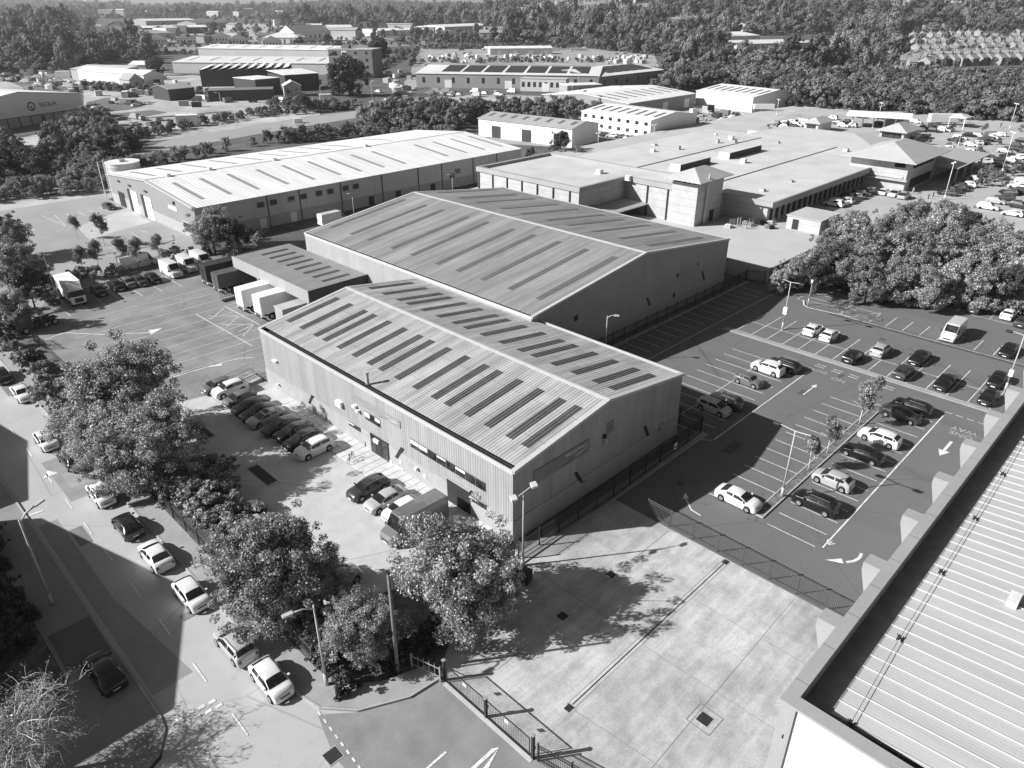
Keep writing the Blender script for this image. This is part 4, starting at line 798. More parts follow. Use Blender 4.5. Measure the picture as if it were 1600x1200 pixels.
for i,(a,b_,k) in enumerate(YV): far(a,b_,k,['white','silver','white','dark','grey'][i%5],20*i%180,'%s %s in the yard behind the white units'%(['white','silver','white','dark','grey'][i%5],'van' if k==2 else 'car'),0,'yard: %s %s'%(['white','silver','white','dark','grey'][i%5],'van' if k==2 else 'car'))
YL=[]
rr=random.Random(3)
YV=YV
for (x0,x1,y0,y1,n,vp) in [(0,45,114,128,24,.7),(50,115,114,136,44,.55),(115,200,126,142,44,.35),(200,270,138,150,12,.4),(300,480,152,160,10,.3),(150,260,180,200,10,.3),(140,190,158,172,8,.1),(195,235,158,166,6,.1),(140,185,194,208,8,.5),(590,640,120,165,8,.3),(560,625,168,182,9,.4),(660,800,143,150,18,.4),(850,980,64,84,16,.2),(820,1000,118,128,14,.7),(640,1000,88,98,22,.4),(720,860,74,84,8,.3),(300,480,148,160,6,.3)]:
    for i in range(n): YL.append((rr.uniform(x0,x1),rr.uniform(y0,y1),2 if rr.random()<vp else 0,rr.choice(['white','white','silver','dark','grey'])))
area=lambda a,b_: 'in the crowded lorry park beyond the sheds' if a<240 and b_<142 else ('on the road side beyond the recycling shed' if a<500 else ('near the office block road' if a<660 else 'beyond the solar roofed depot'))
for (a,b_,k,tone) in YL: far(a,b_,k,tone,rr.choice([10,100,55,140]),'%s %s %s'%(tone,'van' if k==2 else 'car',area(a,b_)),0,'far vehicles: %s %s %s'%(tone,'van' if k==2 else 'car',area(a,b_)))
# containers and lorry boxes in the yards
CT=MB().box(0,7,0,2.5,0,2.7)
for i,(a,b_,s,ang,mt,l) in enumerate([(33,115,1.6,12,WHITEW,'long white trailer at the left of the lorry park'),(88,120,1.7,12,WHITEW,'tall white container stack in the lorry park'),(75,112,1.5,12,WHITEW,'white trailer beyond the container stack'),(170,136,1.,12,GREYW,'grey container in the lorry park'),(143,138,1.,12,DARKW,'dark skip by the yard fence'),(200,150,1.2,100,WHITEW,'pale container by the yard entrance'),(277,196,1.7,12,WHITEW,'white cabin building beside the back road hedge'),(280,163,.9,12,GREYW,'grey container beside the dark shed'),(300,165,.9,12,DARKW,'dark container beside the grey one'),(460,190,.7,20,WHITEW,'small white cabin in the scrub'),(500,155,1.2,12,WHITEW,'pale boundary container near the dark tree'),(585,163,.8,100,GREYW,'grey container by the junction'),(840,124,1.3,10,WHITEW,'white lorry body at the solar roofed depot'),(985,124,1.6,8,WHITEW,'long white trailer at the right end of the depot yard'),(1105,174,1.2,40,DARKW,'dark container behind the white unit')]):
    x,y=G(a,b_+3); t=thing('shipping_container',l,'container',(x,y,0),R(ang-40),None); b=MB(); b.box(0,6.1*s*.8,0,2.45*s,0,2.6*s); b.build('container_body',mt,t); b=MB(); b.box(-.05,0,.1,2.35*s,.1,2.5*s); b.build('doors',STEEL,t)

# ================================================================ BUILDINGS
def onX(px,py,X): d=ray(px,py); t=X/d[0]; return (d[1]*t,CH+d[2]*t)      # -> Y,Z on the plane X
def onY(px,py,Y): d=ray(px,py); t=Y/d[1]; return (d[0]*t,CH+d[2]*t)      # -> X,Z on the plane Y
def gable(name,label,org,rz,L,W,eave,ridge,wall,roof,sky=None,skym=None,over=.15,gut=0.,seams=0,capm=None,cat='warehouse',plinth=None,z0=0.,ypk=None,verge=True):
    t=thing(name,label,cat,(org[0],org[1],z0),rz); h=W/2 if ypk is None else ypk; e=eave-.1
    b=MB(); b.quad((0,0,-.2),(L,0,-.2),(L,0,e),(0,0,e)); b.quad((L,W,-.2),(0,W,-.2),(0,W,e),(L,W,e)); b.quad((0,W,-.2),(0,0,-.2),(0,0,e),(0,h,ridge-.12),(0,W,e)); b.quad((L,0,-.2),(L,W,-.2),(L,W,e),(L,h,ridge-.12),(L,0,e)); b.build('wall',wall,t)
    o=over
    if gut:
        MB().box(-.02,L+.02,-.05,.10,eave-.4,eave+.03).build('eaves_trim',TRIM,t); MB().box(-.02,L+.02,W-.10,W+.05,eave-.4,eave+.03).build('eaves_trim',TRIM,t)
        MB().box(.05,L-.05,.10,gut+.3,eave-.5,eave-.42).build('gutter',TRIMD,t); MB().box(.05,L-.05,W-gut-.3,W-.10,eave-.5,eave-.42).build('gutter',TRIMD,t)
    y0=gut if gut else -o
    sl=(ridge-eave)/h; zf=lambda y: eave+ (sl*y if y<=h else (ridge-eave)*(W-y)/(W-h))
    b=MB(); b.slab([(-o,y0,zf(y0)),(L+o,y0,zf(y0)),(L+o,h,ridge),(-o,h,ridge)],.1); b.slab([(-o,h,ridge),(L+o,h,ridge),(L+o,W-y0,zf(W-y0)),(-o,W-y0,zf(W-y0))],.1); b.build('roof',roof,t)
    c=capm or TRIM; b=MB(); b.slab([(-o,h-.35,zf(h-.35)+.05),(L+o,h-.35,zf(h-.35)+.05),(L+o,h,ridge+.07),(-o,h,ridge+.07)],.06); b.slab([(-o,h,ridge+.07),(L+o,h,ridge+.07),(L+o,h+.35,zf(h+.35)+.05),(-o,h+.35,zf(h+.35)+.05)],.06); b.build('ridge_cap',c,t)
    if verge:
        for xa,xb in ((-o-.06,.28),(L-.28,L+o+.06)):
            b=MB(); b.slab([(xa,y0-.05 if not gut else 0,zf(0)+.05),(xb,y0-.05 if not gut else 0,zf(0)+.05),(xb,h,ridge+.05+.005),(xa,h,ridge+.055)],.3 if xa<0 else .3); b.slab([(xa,h,ridge+.055),(xb,h,ridge+.055),(xb,W,zf(W)+.05),(xa,W,zf(W)+.05)],.3)
            b.build('verge_trim',TRIM,t)
    if sky:
        for (x0,x1,ya,yb) in sky:
            b=MB(); b.slab([(x0,ya,zf(ya)+.035),(x1,ya,zf(ya)+.035),(x1,yb,zf(yb)+.035),(x0,yb,zf(yb)+.035)],.034); b.build('rooflight',skym or SKYL,t)
    if plinth: b=MB(); b.box(-.06,L+.06,-.06,W+.06,-.1,plinth); b.build('plinth',PLINTH,t)
    return t
def wfeat(t,name,quadw,mat,depth=.05,inv=None,sub=None,submat=None,inset=.08):
    "panel on a wall given four world corners; thickness outward normal computed from winding"
    P=[Vector(q) for q in quadw]; n=(P[1]-P[0]).cross(P[3]-P[0]).normalized()*depth; Mi=t.matrix_basis.inverted() if True else None
    a=[tuple(Mi@(p+n)) for p in P]; c=[tuple(Mi@p) for p in P]; b=MB(); b.quad(*a); 
    for k in range(4): b.quad(c[k],c[(k+1)%4],a[(k+1)%4],a[k])
    o=b.build(name,mat,t)
    if sub:
        ce=sum(P,Vector())/4; Q=[ce+(p-ce)*(1-inset)+n*1.12 for p in P]; b=MB(); b.quad(*[tuple(Mi@q) for q in Q]); b.build(sub,submat,o)
    return o
def fx(t,name,p,X,mat,depth=.05,**k): # rectangle on a wall facing -X, from px corners TL,TR,BR,BL
    (y0,z0),(y1,z1)=onX(*p[0],X),onX(*p[1],X); y0b,z0b=onX(*p[-1],X); z1b=z1-(z0-z0b)
    return wfeat(t,name,[(X,y0,z0b),(X,y1,z0b),(X,y1,z0),(X,y0,z0)],mat,depth,**k)
def fy(t,name,xa,xb,za,zb,Y,mat,depth=.05,**k): return wfeat(t,name,[(xa,Y,za),(xb,Y,za),(xb,Y,zb),(xa,Y,zb)],mat,depth,**k)
def fxx(t,name,ya,yb,za,zb,X,mat,depth=.05,**k): return wfeat(t,name,[(X,ya,za),(X,yb,za),(X,yb,zb),(X,ya,zb)],mat,depth,**k)
# --- the near depot
X1=38.3; Y1a,Y1b=37.8,83.4
sk=[]
for q in [(447,502),(469,512),(490,524),(505,531),(529,542),(552,555),(577,567),(595,576),(622,589),(650,604),(680,619),(700,630),(732,646),(766,662),(801,679),(826,692)]:
    X,Y=G(*q,8.6); sk.append(Y1b-Y)
print('sky1',[round(s,1) for s in sk])
SK=[(s-.5,s+.5,3.2,10.9) for s in sk]+[(s-.5,s+.5,16.,23.6) for s in sk]
dep=gable('depot_building','nearer parcel depot with long rooflights, logo panels and a window strip',(X1,Y1b),R(-90),Y1b-Y1a,27.2,8.0,10.0,CLAD,ROOFG,SK,SKYL,gut=.75,plinth=2.35)
def winstrip(t,ya,yb,za,zb,X,n,seed=0):
    o=fxx(t,'window',ya,yb,za,zb,X,M('window_frame_grey',.22,.5,.1,2),.05); Mi=t.matrix_basis.inverted(); r=random.Random(seed)
    for i in range(n):
        a=ya+(yb-ya)*(i+.03)/n; c=ya+(yb-ya)*(i+.97)/n; b=MB(); b.quad(*[tuple(Mi@Vector(p)) for p in ((X-.07,a,za+.05),(X-.07,c,za+.05),(X-.07,c,zb-.05),(X-.07,a,zb-.05))]); b.build('pane',GLASS,o)
        if r.random()<.4: f=r.uniform(.2,.6); b=MB(); b.quad(*[tuple(Mi@Vector(p)) for p in ((X-.075,a,zb-.1-(zb-za)*f),(X-.075,c,zb-.1-(zb-za)*f),(X-.075,c,zb-.1),(X-.075,a,zb-.1))]); b.build('blind',WHITEW,o)
winmat=None
def yz(px,py): return onX(px,py,X1)
a=yz(641,684); b_=yz(759,751); c=yz(642,697.5); print('strip',a,b_,c); winstrip(dep,a[0],b_[0],c[1],a[1],X1,8,3)
a=yz(570,641); b_=yz(594,657.5); c=yz(571,654); print('win2',a,b_,c); winstrip(dep,a[0],b_[0],c[1],a[1],X1,3,1)
a=yz(547.5,672.5); b_=yz(566,686); winstrip(dep,a[0],b_[0],1.7,2.3,X1-.06,2,7)
a=yz(735,788); winstrip(dep,a[0],a[0]-2.4,1.9,2.5,X1-.06,2,7)
a=yz(550,614); b_=yz(625,654); c=yz(551,625); print('sign',a,b_,c)
def signpanel(t,ya,yb,za,zb,X,facing='X'):
    SG=M('sign_panel_grey',.30,.5,.05,1); Mi=t.matrix_basis.inverted()
    if facing=='X': o=fxx(t,'sign_panel',ya,yb,za,zb,X,SG,.08)
    else: o=fy(t,'sign_panel',ya,yb,za,zb,X,M('sign_panel_dark',.22,.5,.05,1),.08)
    rotw=Matrix.Rotation(R(-90 if facing=='X' else 0),4,'Z')@Matrix.Rotation(R(90),4,'X'); Lh=zb-za; k=yb if facing=='X' else yb
    def tx(body,size,off,dz):
        p=Vector((X-.12,k+off,za+Lh*dz)) if facing=='X' else Vector((k-off,X-.12,za+Lh*dz)); q=text(body,size,LINE,o,(0,0,0),(0,0,0),'lettering',.01,'RIGHT'); q.matrix_parent_inverse=Matrix(); q.matrix_basis=Mi@Matrix.Translation(p)@rotw; return q
    tx('PARCELFORCE',Lh*.33,.35,.74)
    b=MB(); N=12
    for i in range(N):
        for j,(w,s) in enumerate(((.06,1.),(.05,.8),(.04,.62))):
            u0,u1=i/N,(i+1)/N; f=lambda u:(u*3.4*s,Lh*(.06+.40*math.sin(u*1.45)*s)); A,B=f(u0),f(u1)
            P=[(A[0],A[1]),(B[0],B[1]),(B[0],B[1]+w),(A[0],A[1]+w)]
            if facing=='X': Q=[(X-.12,yb+.4+3.3-p[0],za+p[1]) for p in P]; 
            else: Q=[(yb-.4-3.3+p[0],X-.12,za+p[1]) for p in P]
            b.quad(*[tuple(Mi@Vector(q)) for q in Q])
    b.build('swoosh_logo',LINE,o)
signpanel(dep,a[0],b_[0],c[1],a[1],X1)
a=yz(581,692); b_=yz(609,710)
dr=fxx(dep,'entrance_door',a[0],b_[0],.1,2.5,X1-.06,DARKM,.08); Mi=dep.matrix_basis.inverted()
for i,(f0,f1,m) in enumerate(((.03,.3,GLASS),(.36,.62,IRON),(.68,.97,GLASS))):
    ya=a[0]+(b_[0]-a[0])*f0; yb=a[0]+(b_[0]-a[0])*f1; q=MB(); q.quad(*[tuple(Mi@Vector(p)) for p in ((X1-.16,ya,.15),(X1-.16,yb,.15),(X1-.16,yb,2.4),(X1-.16,ya,2.4))]); q.build('door_leaf',m,dr)
def litbox(t,p,X,w=.5,h=.35,name='floodlight',m=WHITEM,out=.5):
    y,z=onX(*p,X); Mi=t.matrix_basis.inverted(); b=MB(); v=[]
    for dx in (-out,0):
        for dz in (-h/2,h/2):
            for dy in (-w/2,w/2): v.append((X+dx,y+dy,z+dz))
    b.box(0,1,0,1,0,1); b.v=[tuple(Mi@Vector(q)) for q in [v[0],v[4],v[1],v[5],v[2],v[6],v[3],v[7]]]; b.build(name,m,t)
for p,w,h,nm in (((532,630),1.1,.7,'air_unit'),((556,634),.6,.3,'floodlight'),((561,641),.5,.3,'floodlight'),((431,563),.9,.15,'floodlight'),((591,688),.9,.4,'floodlight'),((437,600),.3,.25,'floodlight'),((612,722),.4,.5,'notice'),((616,728),.4,.5,'notice'),((627,722),.35,.35,'notice'),((653,731),.35,.3,'floodlight'),((665,744),.5,.4,'notice'),((558,688),.9,.12,'sill'),((625,730),1.3,.12,'sill'),((607,709),.4,.6,'notice')): litbox(dep,p,X1,w,h,nm,WHITEM,.12 if nm in('notice','sill') else .4)
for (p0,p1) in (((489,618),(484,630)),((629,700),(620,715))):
    y0,z0=yz(*p0); y1,z1=yz(*p1); wfeat(dep,'dark_wall_bar',[(X1,y1+.25,z1),(X1,y1-.25,z1),(X1,y0-.25,z0),(X1,y0+.25,z0)],IRON,.1)  # dark slanted bars standing slightly proud of the front wall
y0,z0=yz(571,690); fxx(dep,'downpipe',y0+.06,y0-.06,0,z0,X1-.05,GREYW,.1)
# two fixtures and loading door by the near corner
y0,_=yz(701,780); fxx(dep,'roller_door',y0,y0-3.4,0.05,3.0,X1-.06,IRON,.06); fxx(dep,'door_canopy',y0+.3,y0-3.6,3.05,3.15,X1,M('canopy_trim',.4,.5,.05,1),.35)
(a0,za),(a1,zb)=onY(834,722,Y1a),onY(921,674,Y1a); _,zc=onY(834,742,Y1a); print('gsign',a0,a1,za,zb,zc); signpanel(dep,a0,a1,min(zc,5.2),min(zc,5.2)+1.5,Y1a,'Y')
def gy(px,py): return onY(px,py,Y1a)
for (p,w,h,nm,m,d) in (((953,667),1.1,1.3,'vent_louvre',M('vent_grey',.2,.6,.1,2),.04),((943,681),.35,.35,'exhaust_hood',IRON,.3),((944,688),.4,.7,'floodlight',STEEL,.3),((1032,664),.7,.25,'floodlight',STEEL,.4),((1029,672),.4,.3,'floodlight',STEEL,.3),((886,766),.35,.45,'notice',STEEL,.04),((911,752),.35,.2,'floodlight',STEEL,.3),((1088,640),.2,.2,'floodlight',STEEL,.3)):
    x,z=gy(*p); fy(dep,nm,x-w/2,x+w/2,z-h/2,z+h/2,Y1a,m,d)
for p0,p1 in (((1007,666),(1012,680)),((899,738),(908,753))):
    x0,z0=gy(*p0); x1,z1=gy(*p1); wfeat(dep,'dark_wall_bar',[(x1-.2,Y1a,z1),(x1+.2,Y1a,z1),(x0+.2,Y1a,z0),(x0-.2,Y1a,z0)],IRON,.1)  # same dark slanted bars on the gable wall
x,y=G(574,597,8.4); b=MB(); b.cyl(Y1b-y,x-X1,8.2,9.4,.2,10); b.cyl(Y1b-y,x-X1,9.4,9.65,.27,10); b.build('flue',TRIM,dep)
# --- the big depot behind
X2a,X2b,Y2a,Y2b=63.9,113.4,59.7,114.6; sk=[]
for q in [(497,361),(529,372),(557,381),(592,395),(622,406),(662,420),(696,431),(734,445),(778,460),(822,476)]:
    X,Y=G(*q,9.3); sk.append(Y2b-Y)
print('sky2',[round(s,1) for s in sk])
SK=[(s-.5,s+.5,4.2,21.) for s in sk]+[(s-.5,s+.5,29.,45.) for s in sk]
dep2=gable('depot_building','bigger grey roofed depot hall behind the nearer one',(X2a,Y2b),R(-90),Y2b-Y2a,X2b-X2a,8.9,12.0,CLADS,ROOFG2,SK,SKYL2,gut=.5,plinth=2.2)
for (p,w,h,nm,m,d) in (((1091,412),.6,.4,'floodlight',STEEL,.4),((1005,452),.3,.6,'notice',STEEL,.05),((1122,424),.3,.3,'floodlight',STEEL,.3),((1059,430),.5,.7,'vent_louvre',IRON,.06),((900,497),.8,.8,'vent_louvre',IRON,.06),((1053,461),.6,.8,'vent_louvre',IRON,.06)):
    x,z=onY(*p,Y2a); fy(dep2,nm,x-w/2,x+w/2,z-h/2,z+h/2,Y2a,m,d)
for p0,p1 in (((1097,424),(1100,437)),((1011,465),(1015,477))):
    x0,z0=onY(*p0,Y2a); x1,z1=onY(*p1,Y2a); wfeat(dep2,'dark_wall_bar',[(x1-.2,Y2a,z1),(x1+.2,Y2a,z1),(x0+.2,Y2a,z0),(x0-.2,Y2a,z0)],IRON,.1)  # dark slanted bars on the big depot's end wall
# --- loading canopy on the big depot
cx0,cx1,cy0,cy1=52.9,63.85,96.2,120.6
t=thing('loading_canopy','flat grey loading canopy with dark rooflight strips beside the big depot','canopy',(cx0,cy0,0)); w,l=cx1-cx0,cy1-cy0
b=MB(); b.box(0,w,0,l,5.6,5.75); b.build('roof',M('canopy_roof',.27,.6,.08,.4,.03,6,streak=.1,stretch=(.1,1,1)),t)
b=MB(); b.box(-.12,0,-.1,l+.1,3.9,5.85); b.build('front_fascia',CLADS,t); b=MB(); b.box(0,w,-.12,0,3.9,5.8); b.box(0,w,l,l+.12,3.9,5.8); b.build('side_fascia',M('canopy_fascia_dark',.06,.6,.1,.5,ribs=('XY',.4)),t)
for i in range(8): b=MB(); b.box(4.0,9.0,1.9+i*2.75,2.75+i*2.75,5.74,5.79); b.build('rooflight',M('rooflight_dark',.07,.5,.2,1),t)
for y in (.6,8.5,16.4,l-.5): b=MB(); b.box(.1,.4,y,y+.3,0,3.95); b.build('post',STEEL,t)
b=MB(); b.box(.1,w,l-.3,l,0,3.9); b.build('end_wall',GREYW,t)
# --- white roofed warehouse
X3a,X3b,Y3a,Y3b=60.7,158.,152.8,201.6; sk=[]
for q in [(302,304),(346,297),(391,290),(436,282),(477,275),(517,268),(567,267),(604,261),(637,255),(702,243),(732,238),(760,233),(786,228)]:
    X,Y=G(*q,7.7); sk.append(X-X3a)
print('sky3',[round(s,1) for s in sk])
SK=[(s-.5,s+.5,4.5,19.) for s in sk]+[(s-.5,s+.5,29.,45.) for s in sk if s<75]
wh=gable('warehouse','long warehouse with a bright white roof and thin grey rooflights',(X3a,Y3a),0,X3b-X3a,Y3b-Y3a,7.1,9.2,M('warehouse_cladding',.55,.7,.05,.2,.04,5,laps=('X',6.5,.5)),ROOFW,SK,M('rooflight_white_roof',.33,.5,.08,.5),over=.25,plinth=2.5)
Xw=X3a
for (px0,py0,px1,py1) in ((201,302,211,328),(222,310,232,336)):
    y0,z0=onX(px0,py0,Xw); y1,z1=onX(px1+8,py1+4,Xw); o=fxx(wh,'loading_door',y0+.0,y0-5.4,0,5.2,Xw-.06,WHITEW,.05); 
    fxx(wh,'door_reveal',y0+.1,y0-1.5,0,5.3,Xw-.1,IRON,.08)
y0,_=onX(188,312,Xw); fxx(wh,'dark_doorway',y0,y0-3.8,0,3.6,Xw-.06,IRON,.05)
for p,w,h in (((186,283),1.2,.15),((203,290),1.4,.15),((228,299),1.4,.15),((272,317),.5,.3)): y,z=onX(*p,Xw); fxx(wh,'light_fitting',y+w/2,y-w/2,z-h,z+h,Xw,IRON,.3)
y,z=onX(270,325,Xw); fxx(wh,'name_board',y+2.2,y-2.2,z-.4,z+.4,Xw,WHITEM,.1); y,z=onX(288,332,Xw); fxx(wh,'window',y+1.6,y-2.2,1.,3.2,Xw-.06,WHITEM,.06,sub='pane',submat=GLASS)
for p in ((407,320),(427,316),(455,311),(474,307),(498,302),(516,299),(540,294),(556,291),(715,267),(706,275)):
    x,z=onY(*p,Y3a); fy(wh,'window',x-1.,x+1.,z-.7,z+.7,Y3a,GREYW,.07,sub='pane',submat=GLASS,inset=.2)
for p in ((458,331),(410,338),(580,310),(676,288),(621,285)): x,z=onY(*p,Y3a); fy(wh,'door',x-.8,x+.8,0,2.2,Y3a-.07,DARKM if p[0]>500 else WHITEM,.06)
for x in (415,466,531,596,653,690,739,776): xx,_=onY(x,300-(x-415)*.13,Y3a); fy(wh,'downpipe',xx-.09,xx+.09,0,7,Y3a,IRON,.15)
for s in (5.,15,32,60): b=MB(); b.box(s,s+.9,24.,24.9,9.15,9.8); b.build('roof_vent',WHITEM,wh)
# tank and ladder mast beside it
x,y=G(183,318,0); x,y=62.5,206.5
t=thing('storage_tank','round white water tank behind the left end of the white roofed warehouse','tank',(x+4.3,y+1.5,0)); b=MB(); b.cyl(0,0,0,8.2,4.1,40); b.build('tank_shell',M('tank_shell',.6,.6,.06,.5,.03,6,ribs=('Z',1.2),ribc=.04),t,False); b=MB(); b.tube([(0,0,8.2),(0,0,8.35)],4.2,40); b.build('tank_top',WHITEM,t); b=MB(); b.box(-.8,.6,-.6,.6,8.35,8.95); b.build('hatch',STEEL,t)
b=MB()
for i in range(14): b.box(-4.6,-4.5,-.3,.3,.4+i*.6,.45+i*.6)
b.box(-4.6,-4.5,-.35,-.28,0,9.4); b.box(-4.6,-4.5,.28,.35,0,9.4); b.build('ladder',WHITEM,t)
x,y=G(170,298); t=thing('ladder_mast','thin white mast with rungs beside the round tank','mast',(60.2,205.5,0)); b=MB(); b.box(-.08,.08,-.08,.08,0,9.5); b.build('pole',WHITEM,t); b=MB()
for i in range(14): b.box(-.05,.05,-.4,.4,.5+i*.65,.56+i*.65)
b.build('rungs',STEEL,t)
# --- retail building with tower and pavilion (stands on the plateau)
rt=thing('retail_building','large flat roofed store with tower, glazed front and hipped corner pavilion','store')
b=MB(); b.box(149.2,228,70.6,132.5,ZP,6.9); b.build('wall',BRICKL,rt)
b=MB(); b.box(148.6,229,69.6,133.2,6.9,7.15); b.build('roof',FLATR,rt)
b=MB(); b.box(148.3,148.7,69.2,88,6.3,7.4); b.box(148.7,206,69.1,69.6,6.0,7.35); b.build('parapet',GREYW,rt)
b=MB()
for i in range(20): b.box(151+i*2.7,151.35+i*2.7,69.9,70.3,ZP,6.2)
b.build('pilaster',BRICKL,rt); b=MB(); b.box(150.5,205,70.40,70.58,ZP+.6,5.9); b.build('glazing',GLASS,rt)
for (x0,x1,y0,y1) in ((162.5,176.5,101.5,104.6),(185.5,203.,101.,104.2)):
    b=MB(); b.prism([(x0,y0),(x1,y0),(x1,y1),(x0,y1)],7.1,8.8); b.build('roof_vent',FLATR,rt)
    b=MB(); b.box(x0+.05,x1+.05,y0-.06,y0-.01,7.2,8.75); b.build('louvre',DARKW,rt)
rr=random.Random(2)
for i in range(14):
    x,y=rr.uniform(155,222),rr.uniform(75,128); s=rr.uniform(.3,.8); b=MB(); b.box(x-s,x+s,y-s,y+s,7.15,7.15+rr.uniform(.4,1.1)); b.build('roof_vent',[WHITEM,GREYW,FLATG][i%3],rt)
for y in (88,112): b=MB(); b.box(152,224,y,y+.15,7.16,7.35); b.build('roof_pipe',GREYW,rt)
# annex
b=MB(); b.box(120.4,146,99.2,130.6,ZP,9.6); b.box(136.5,146,86.5,99.3,ZP,9.6); b.build('wall',BRICKL,rt)
b=MB(); b.box(121.2,145.4,99.9,130,9.45,9.62); b.box(137.2,145.4,87,99.95,9.45,9.62); b.build('roof',FLATR,rt)
b=MB()
for (x0,x1,y0,y1) in ((120.1,121.0,98.9,130.9),(121.0,146.3,130.1,130.9),(145.5,146.3,86.2,130.1),(121.0,136.9,98.9,99.7),(136.2,137.0,86.2,99.7)): b.box(x0,x1,y0,y1,9.2,10.25)
b.build('parapet',GREYW,rt)
for i in range(7): b=MB(); b.box(120.22,120.4,101.5+i*4.75,101.85+i*4.75,ZP,9.2); b.build('downpipe',DARKM,rt)
b=MB(); b.box(136.3,136.5,92.8,93.1,ZP,9.2); b.box(136.3,136.5,87.5,87.8,ZP,9.2); b.build('downpipe',DARKM,rt)
b=MB(); b.slab([(124.,99.1,5.6),(136.4,99.1,5.6),(136.4,92.5,5.2),(124.,92.5,5.2)],.2); b.build('dock_canopy',GREYW,rt)
b=MB(); b.box(126,136,99.02,99.18,ZP,5.); b.build('dock_opening',IRON,rt)
for x,y in ((137,107),(136,98)): b=MB(); b.box(x-.6,x+.6,y-.6,y+.6,9.6,10.6); b.box(x-.9,x+.9,y-.9,y+.9,9.62,9.75); b.build('roof_unit',WHITEM,rt)
# tower with open hipped roof
def hip(b,x0,x1,y0,y1,ze,zr,t=.12):
    w=min(x1-x0,y1-y0)/2; xm,ym=(x0+x1)/2,(y0+y1)/2
    if x1-x0>=y1-y0: A,B=(x0+w,ym,zr),(x1-w,ym,zr); b.slab([(x0,y0,ze),(x1,y0,ze),B,A],t); b.slab([(x1,y1,ze),(x0,y1,ze),A,B],t); b.slab([(x0,y1,ze),(x0,y0,ze),A],t); b.slab([(x1,y0,ze),(x1,y1,ze),B],t)
    else: A,B=(xm,y0+w,zr),(xm,y1-w,zr); b.slab([(x1,y0,ze),(x1,y1,ze),B,A],t); b.slab([(x0,y1,ze),(x0,y0,ze),A,B],t); b.slab([(x0,y0,ze),(x1,y0,ze),A],t); b.slab([(x1,y1,ze),(x0,y1,ze),B],t)
HIPM=M('hip_roof_sheet',.52,.6,.06,.3,.03,4,ribs=('XY',1.1),ribc=.12,ribb=.05)
b=MB(); b.box(136.0,146.2,80.2,86.5,ZP,11.2); b.build('tower',BRICKL,rt)
b=MB(); hip(b,134.2,147.6,78.6,88.0,12.0,14.0); b.build('tower_roof',HIPM,rt)
b=MB()
for x in np.linspace(136.4,145.8,6):
    for y in (80.5,86.2): b.box(x-.12,x+.12,y-.12,y+.12,11.2,12.0)
for y in (82.,84.4):
    for x in (136.4,145.8): b.box(x-.12,x+.12,y-.12,y+.12,11.2,12.0)
b.build('roof_struts',WHITEM,rt); b=MB(); b.box(136.4,145.8,80.6,86.1,11.2,11.35); b.build('tower_top',DARKW,rt)
b=MB(); b.tube([(139.2,79.8,ZP),(139.2,79.8,9.5),(138.6,79.3,10.8),(138.6,79.3,13.3)],.22,8); b.build('flue_pipe',TRIM,rt)
b=MB(); b.box(146.2,149.2,81.0,88,ZP,7.); b.build('wall',BRICKL,rt) 
b=MB(); b.box(141.8,143.3,80.05,80.2,ZP,5.); b.build('door',DARKM,rt)
# pavilion and lower roofs
b=MB(); b.box(200.5,221,60.2,74.5,ZP,9.6); b.build('pavilion_wall',BRICKL,rt); b=MB(); hip(b,197.6,224,57.8,76.2,10.,13.2); b.build('pavilion_roof',HIPM,rt)
b=MB(); b.box(200.2,200.5,61.,73,5.7,6.2); b.box(199.2,200.5,59.6,74,5.2,5.4); b.build('canopy_strip',TRIM,rt); b=MB(); b.box(200.35,200.49,61,63.5,8.3,9.3); b.box(204,219,60.05,60.18,7.8,9.3); b.box(204,219,60.05,60.18,3.,5.2); b.build('glazing',GLASS,rt)
b=MB(); b.box(221,247,61,74,ZP,6.0); b.build('entrance_wall',BRICKL,rt); b=MB(); hip(b,220,250,54,75,6.4,8.6); b.build('entrance_roof',HIPM,rt)
for x in (224,231,238,246): b=MB(); b.box(x,x+.4,55,55.4,ZP,6.4); b.build('column',WHITEM,rt)
b=MB(); b.box(229.5,252,80,118,ZP,6.4); b.build('rear_wall',BRICKL,rt); b=MB(); hip(b,228.5,254,77.5,120,6.8,9.0); b.build('rear_roof',HIPM,rt)
def px_hip(name,label,pe,zw,rise,wall,cat='kiosk'):
    c=[G(*p,zw) for p in pe]; x0=min(a for a,_ in c); x1=max(a for a,_ in c); y0=min(b for _,b in c); y1=max(b for _,b in c); z0=ZP
    t=thing(name,label,cat,(x0,y0,z0)); b=MB(); b.box(1.2,x1-x0-1.2,1.2,y1-y0-1.2,0,zw-z0); b.build('wall',wall,t); b=MB(); hip(b,0,x1-x0,0,y1-y0,zw-z0,zw-z0+rise); b.build('roof',HIPM,t); b=MB(); b.box(1.1,1.19,2,y1-y0-2,.9,zw-z0-.6); b.build('window',GLASS,t); return t
px_hip('kiosk','small square kiosk with hipped roof behind the dock lorry',[(1262,188),(1300,187),(1282,194)],6,1.6,WHITEW)
px_hip('kiosk','hip roofed block at the rear of the store facing the car park',[(1368,203),(1425,206),(1400,196)],6,2.4,BRICKL)
# dock lorry
x,y=G(1283,226,ZP); dup(TRW,(239,124,ZP),R(-90-0),'white lorry trailer at the rear dock of the store')
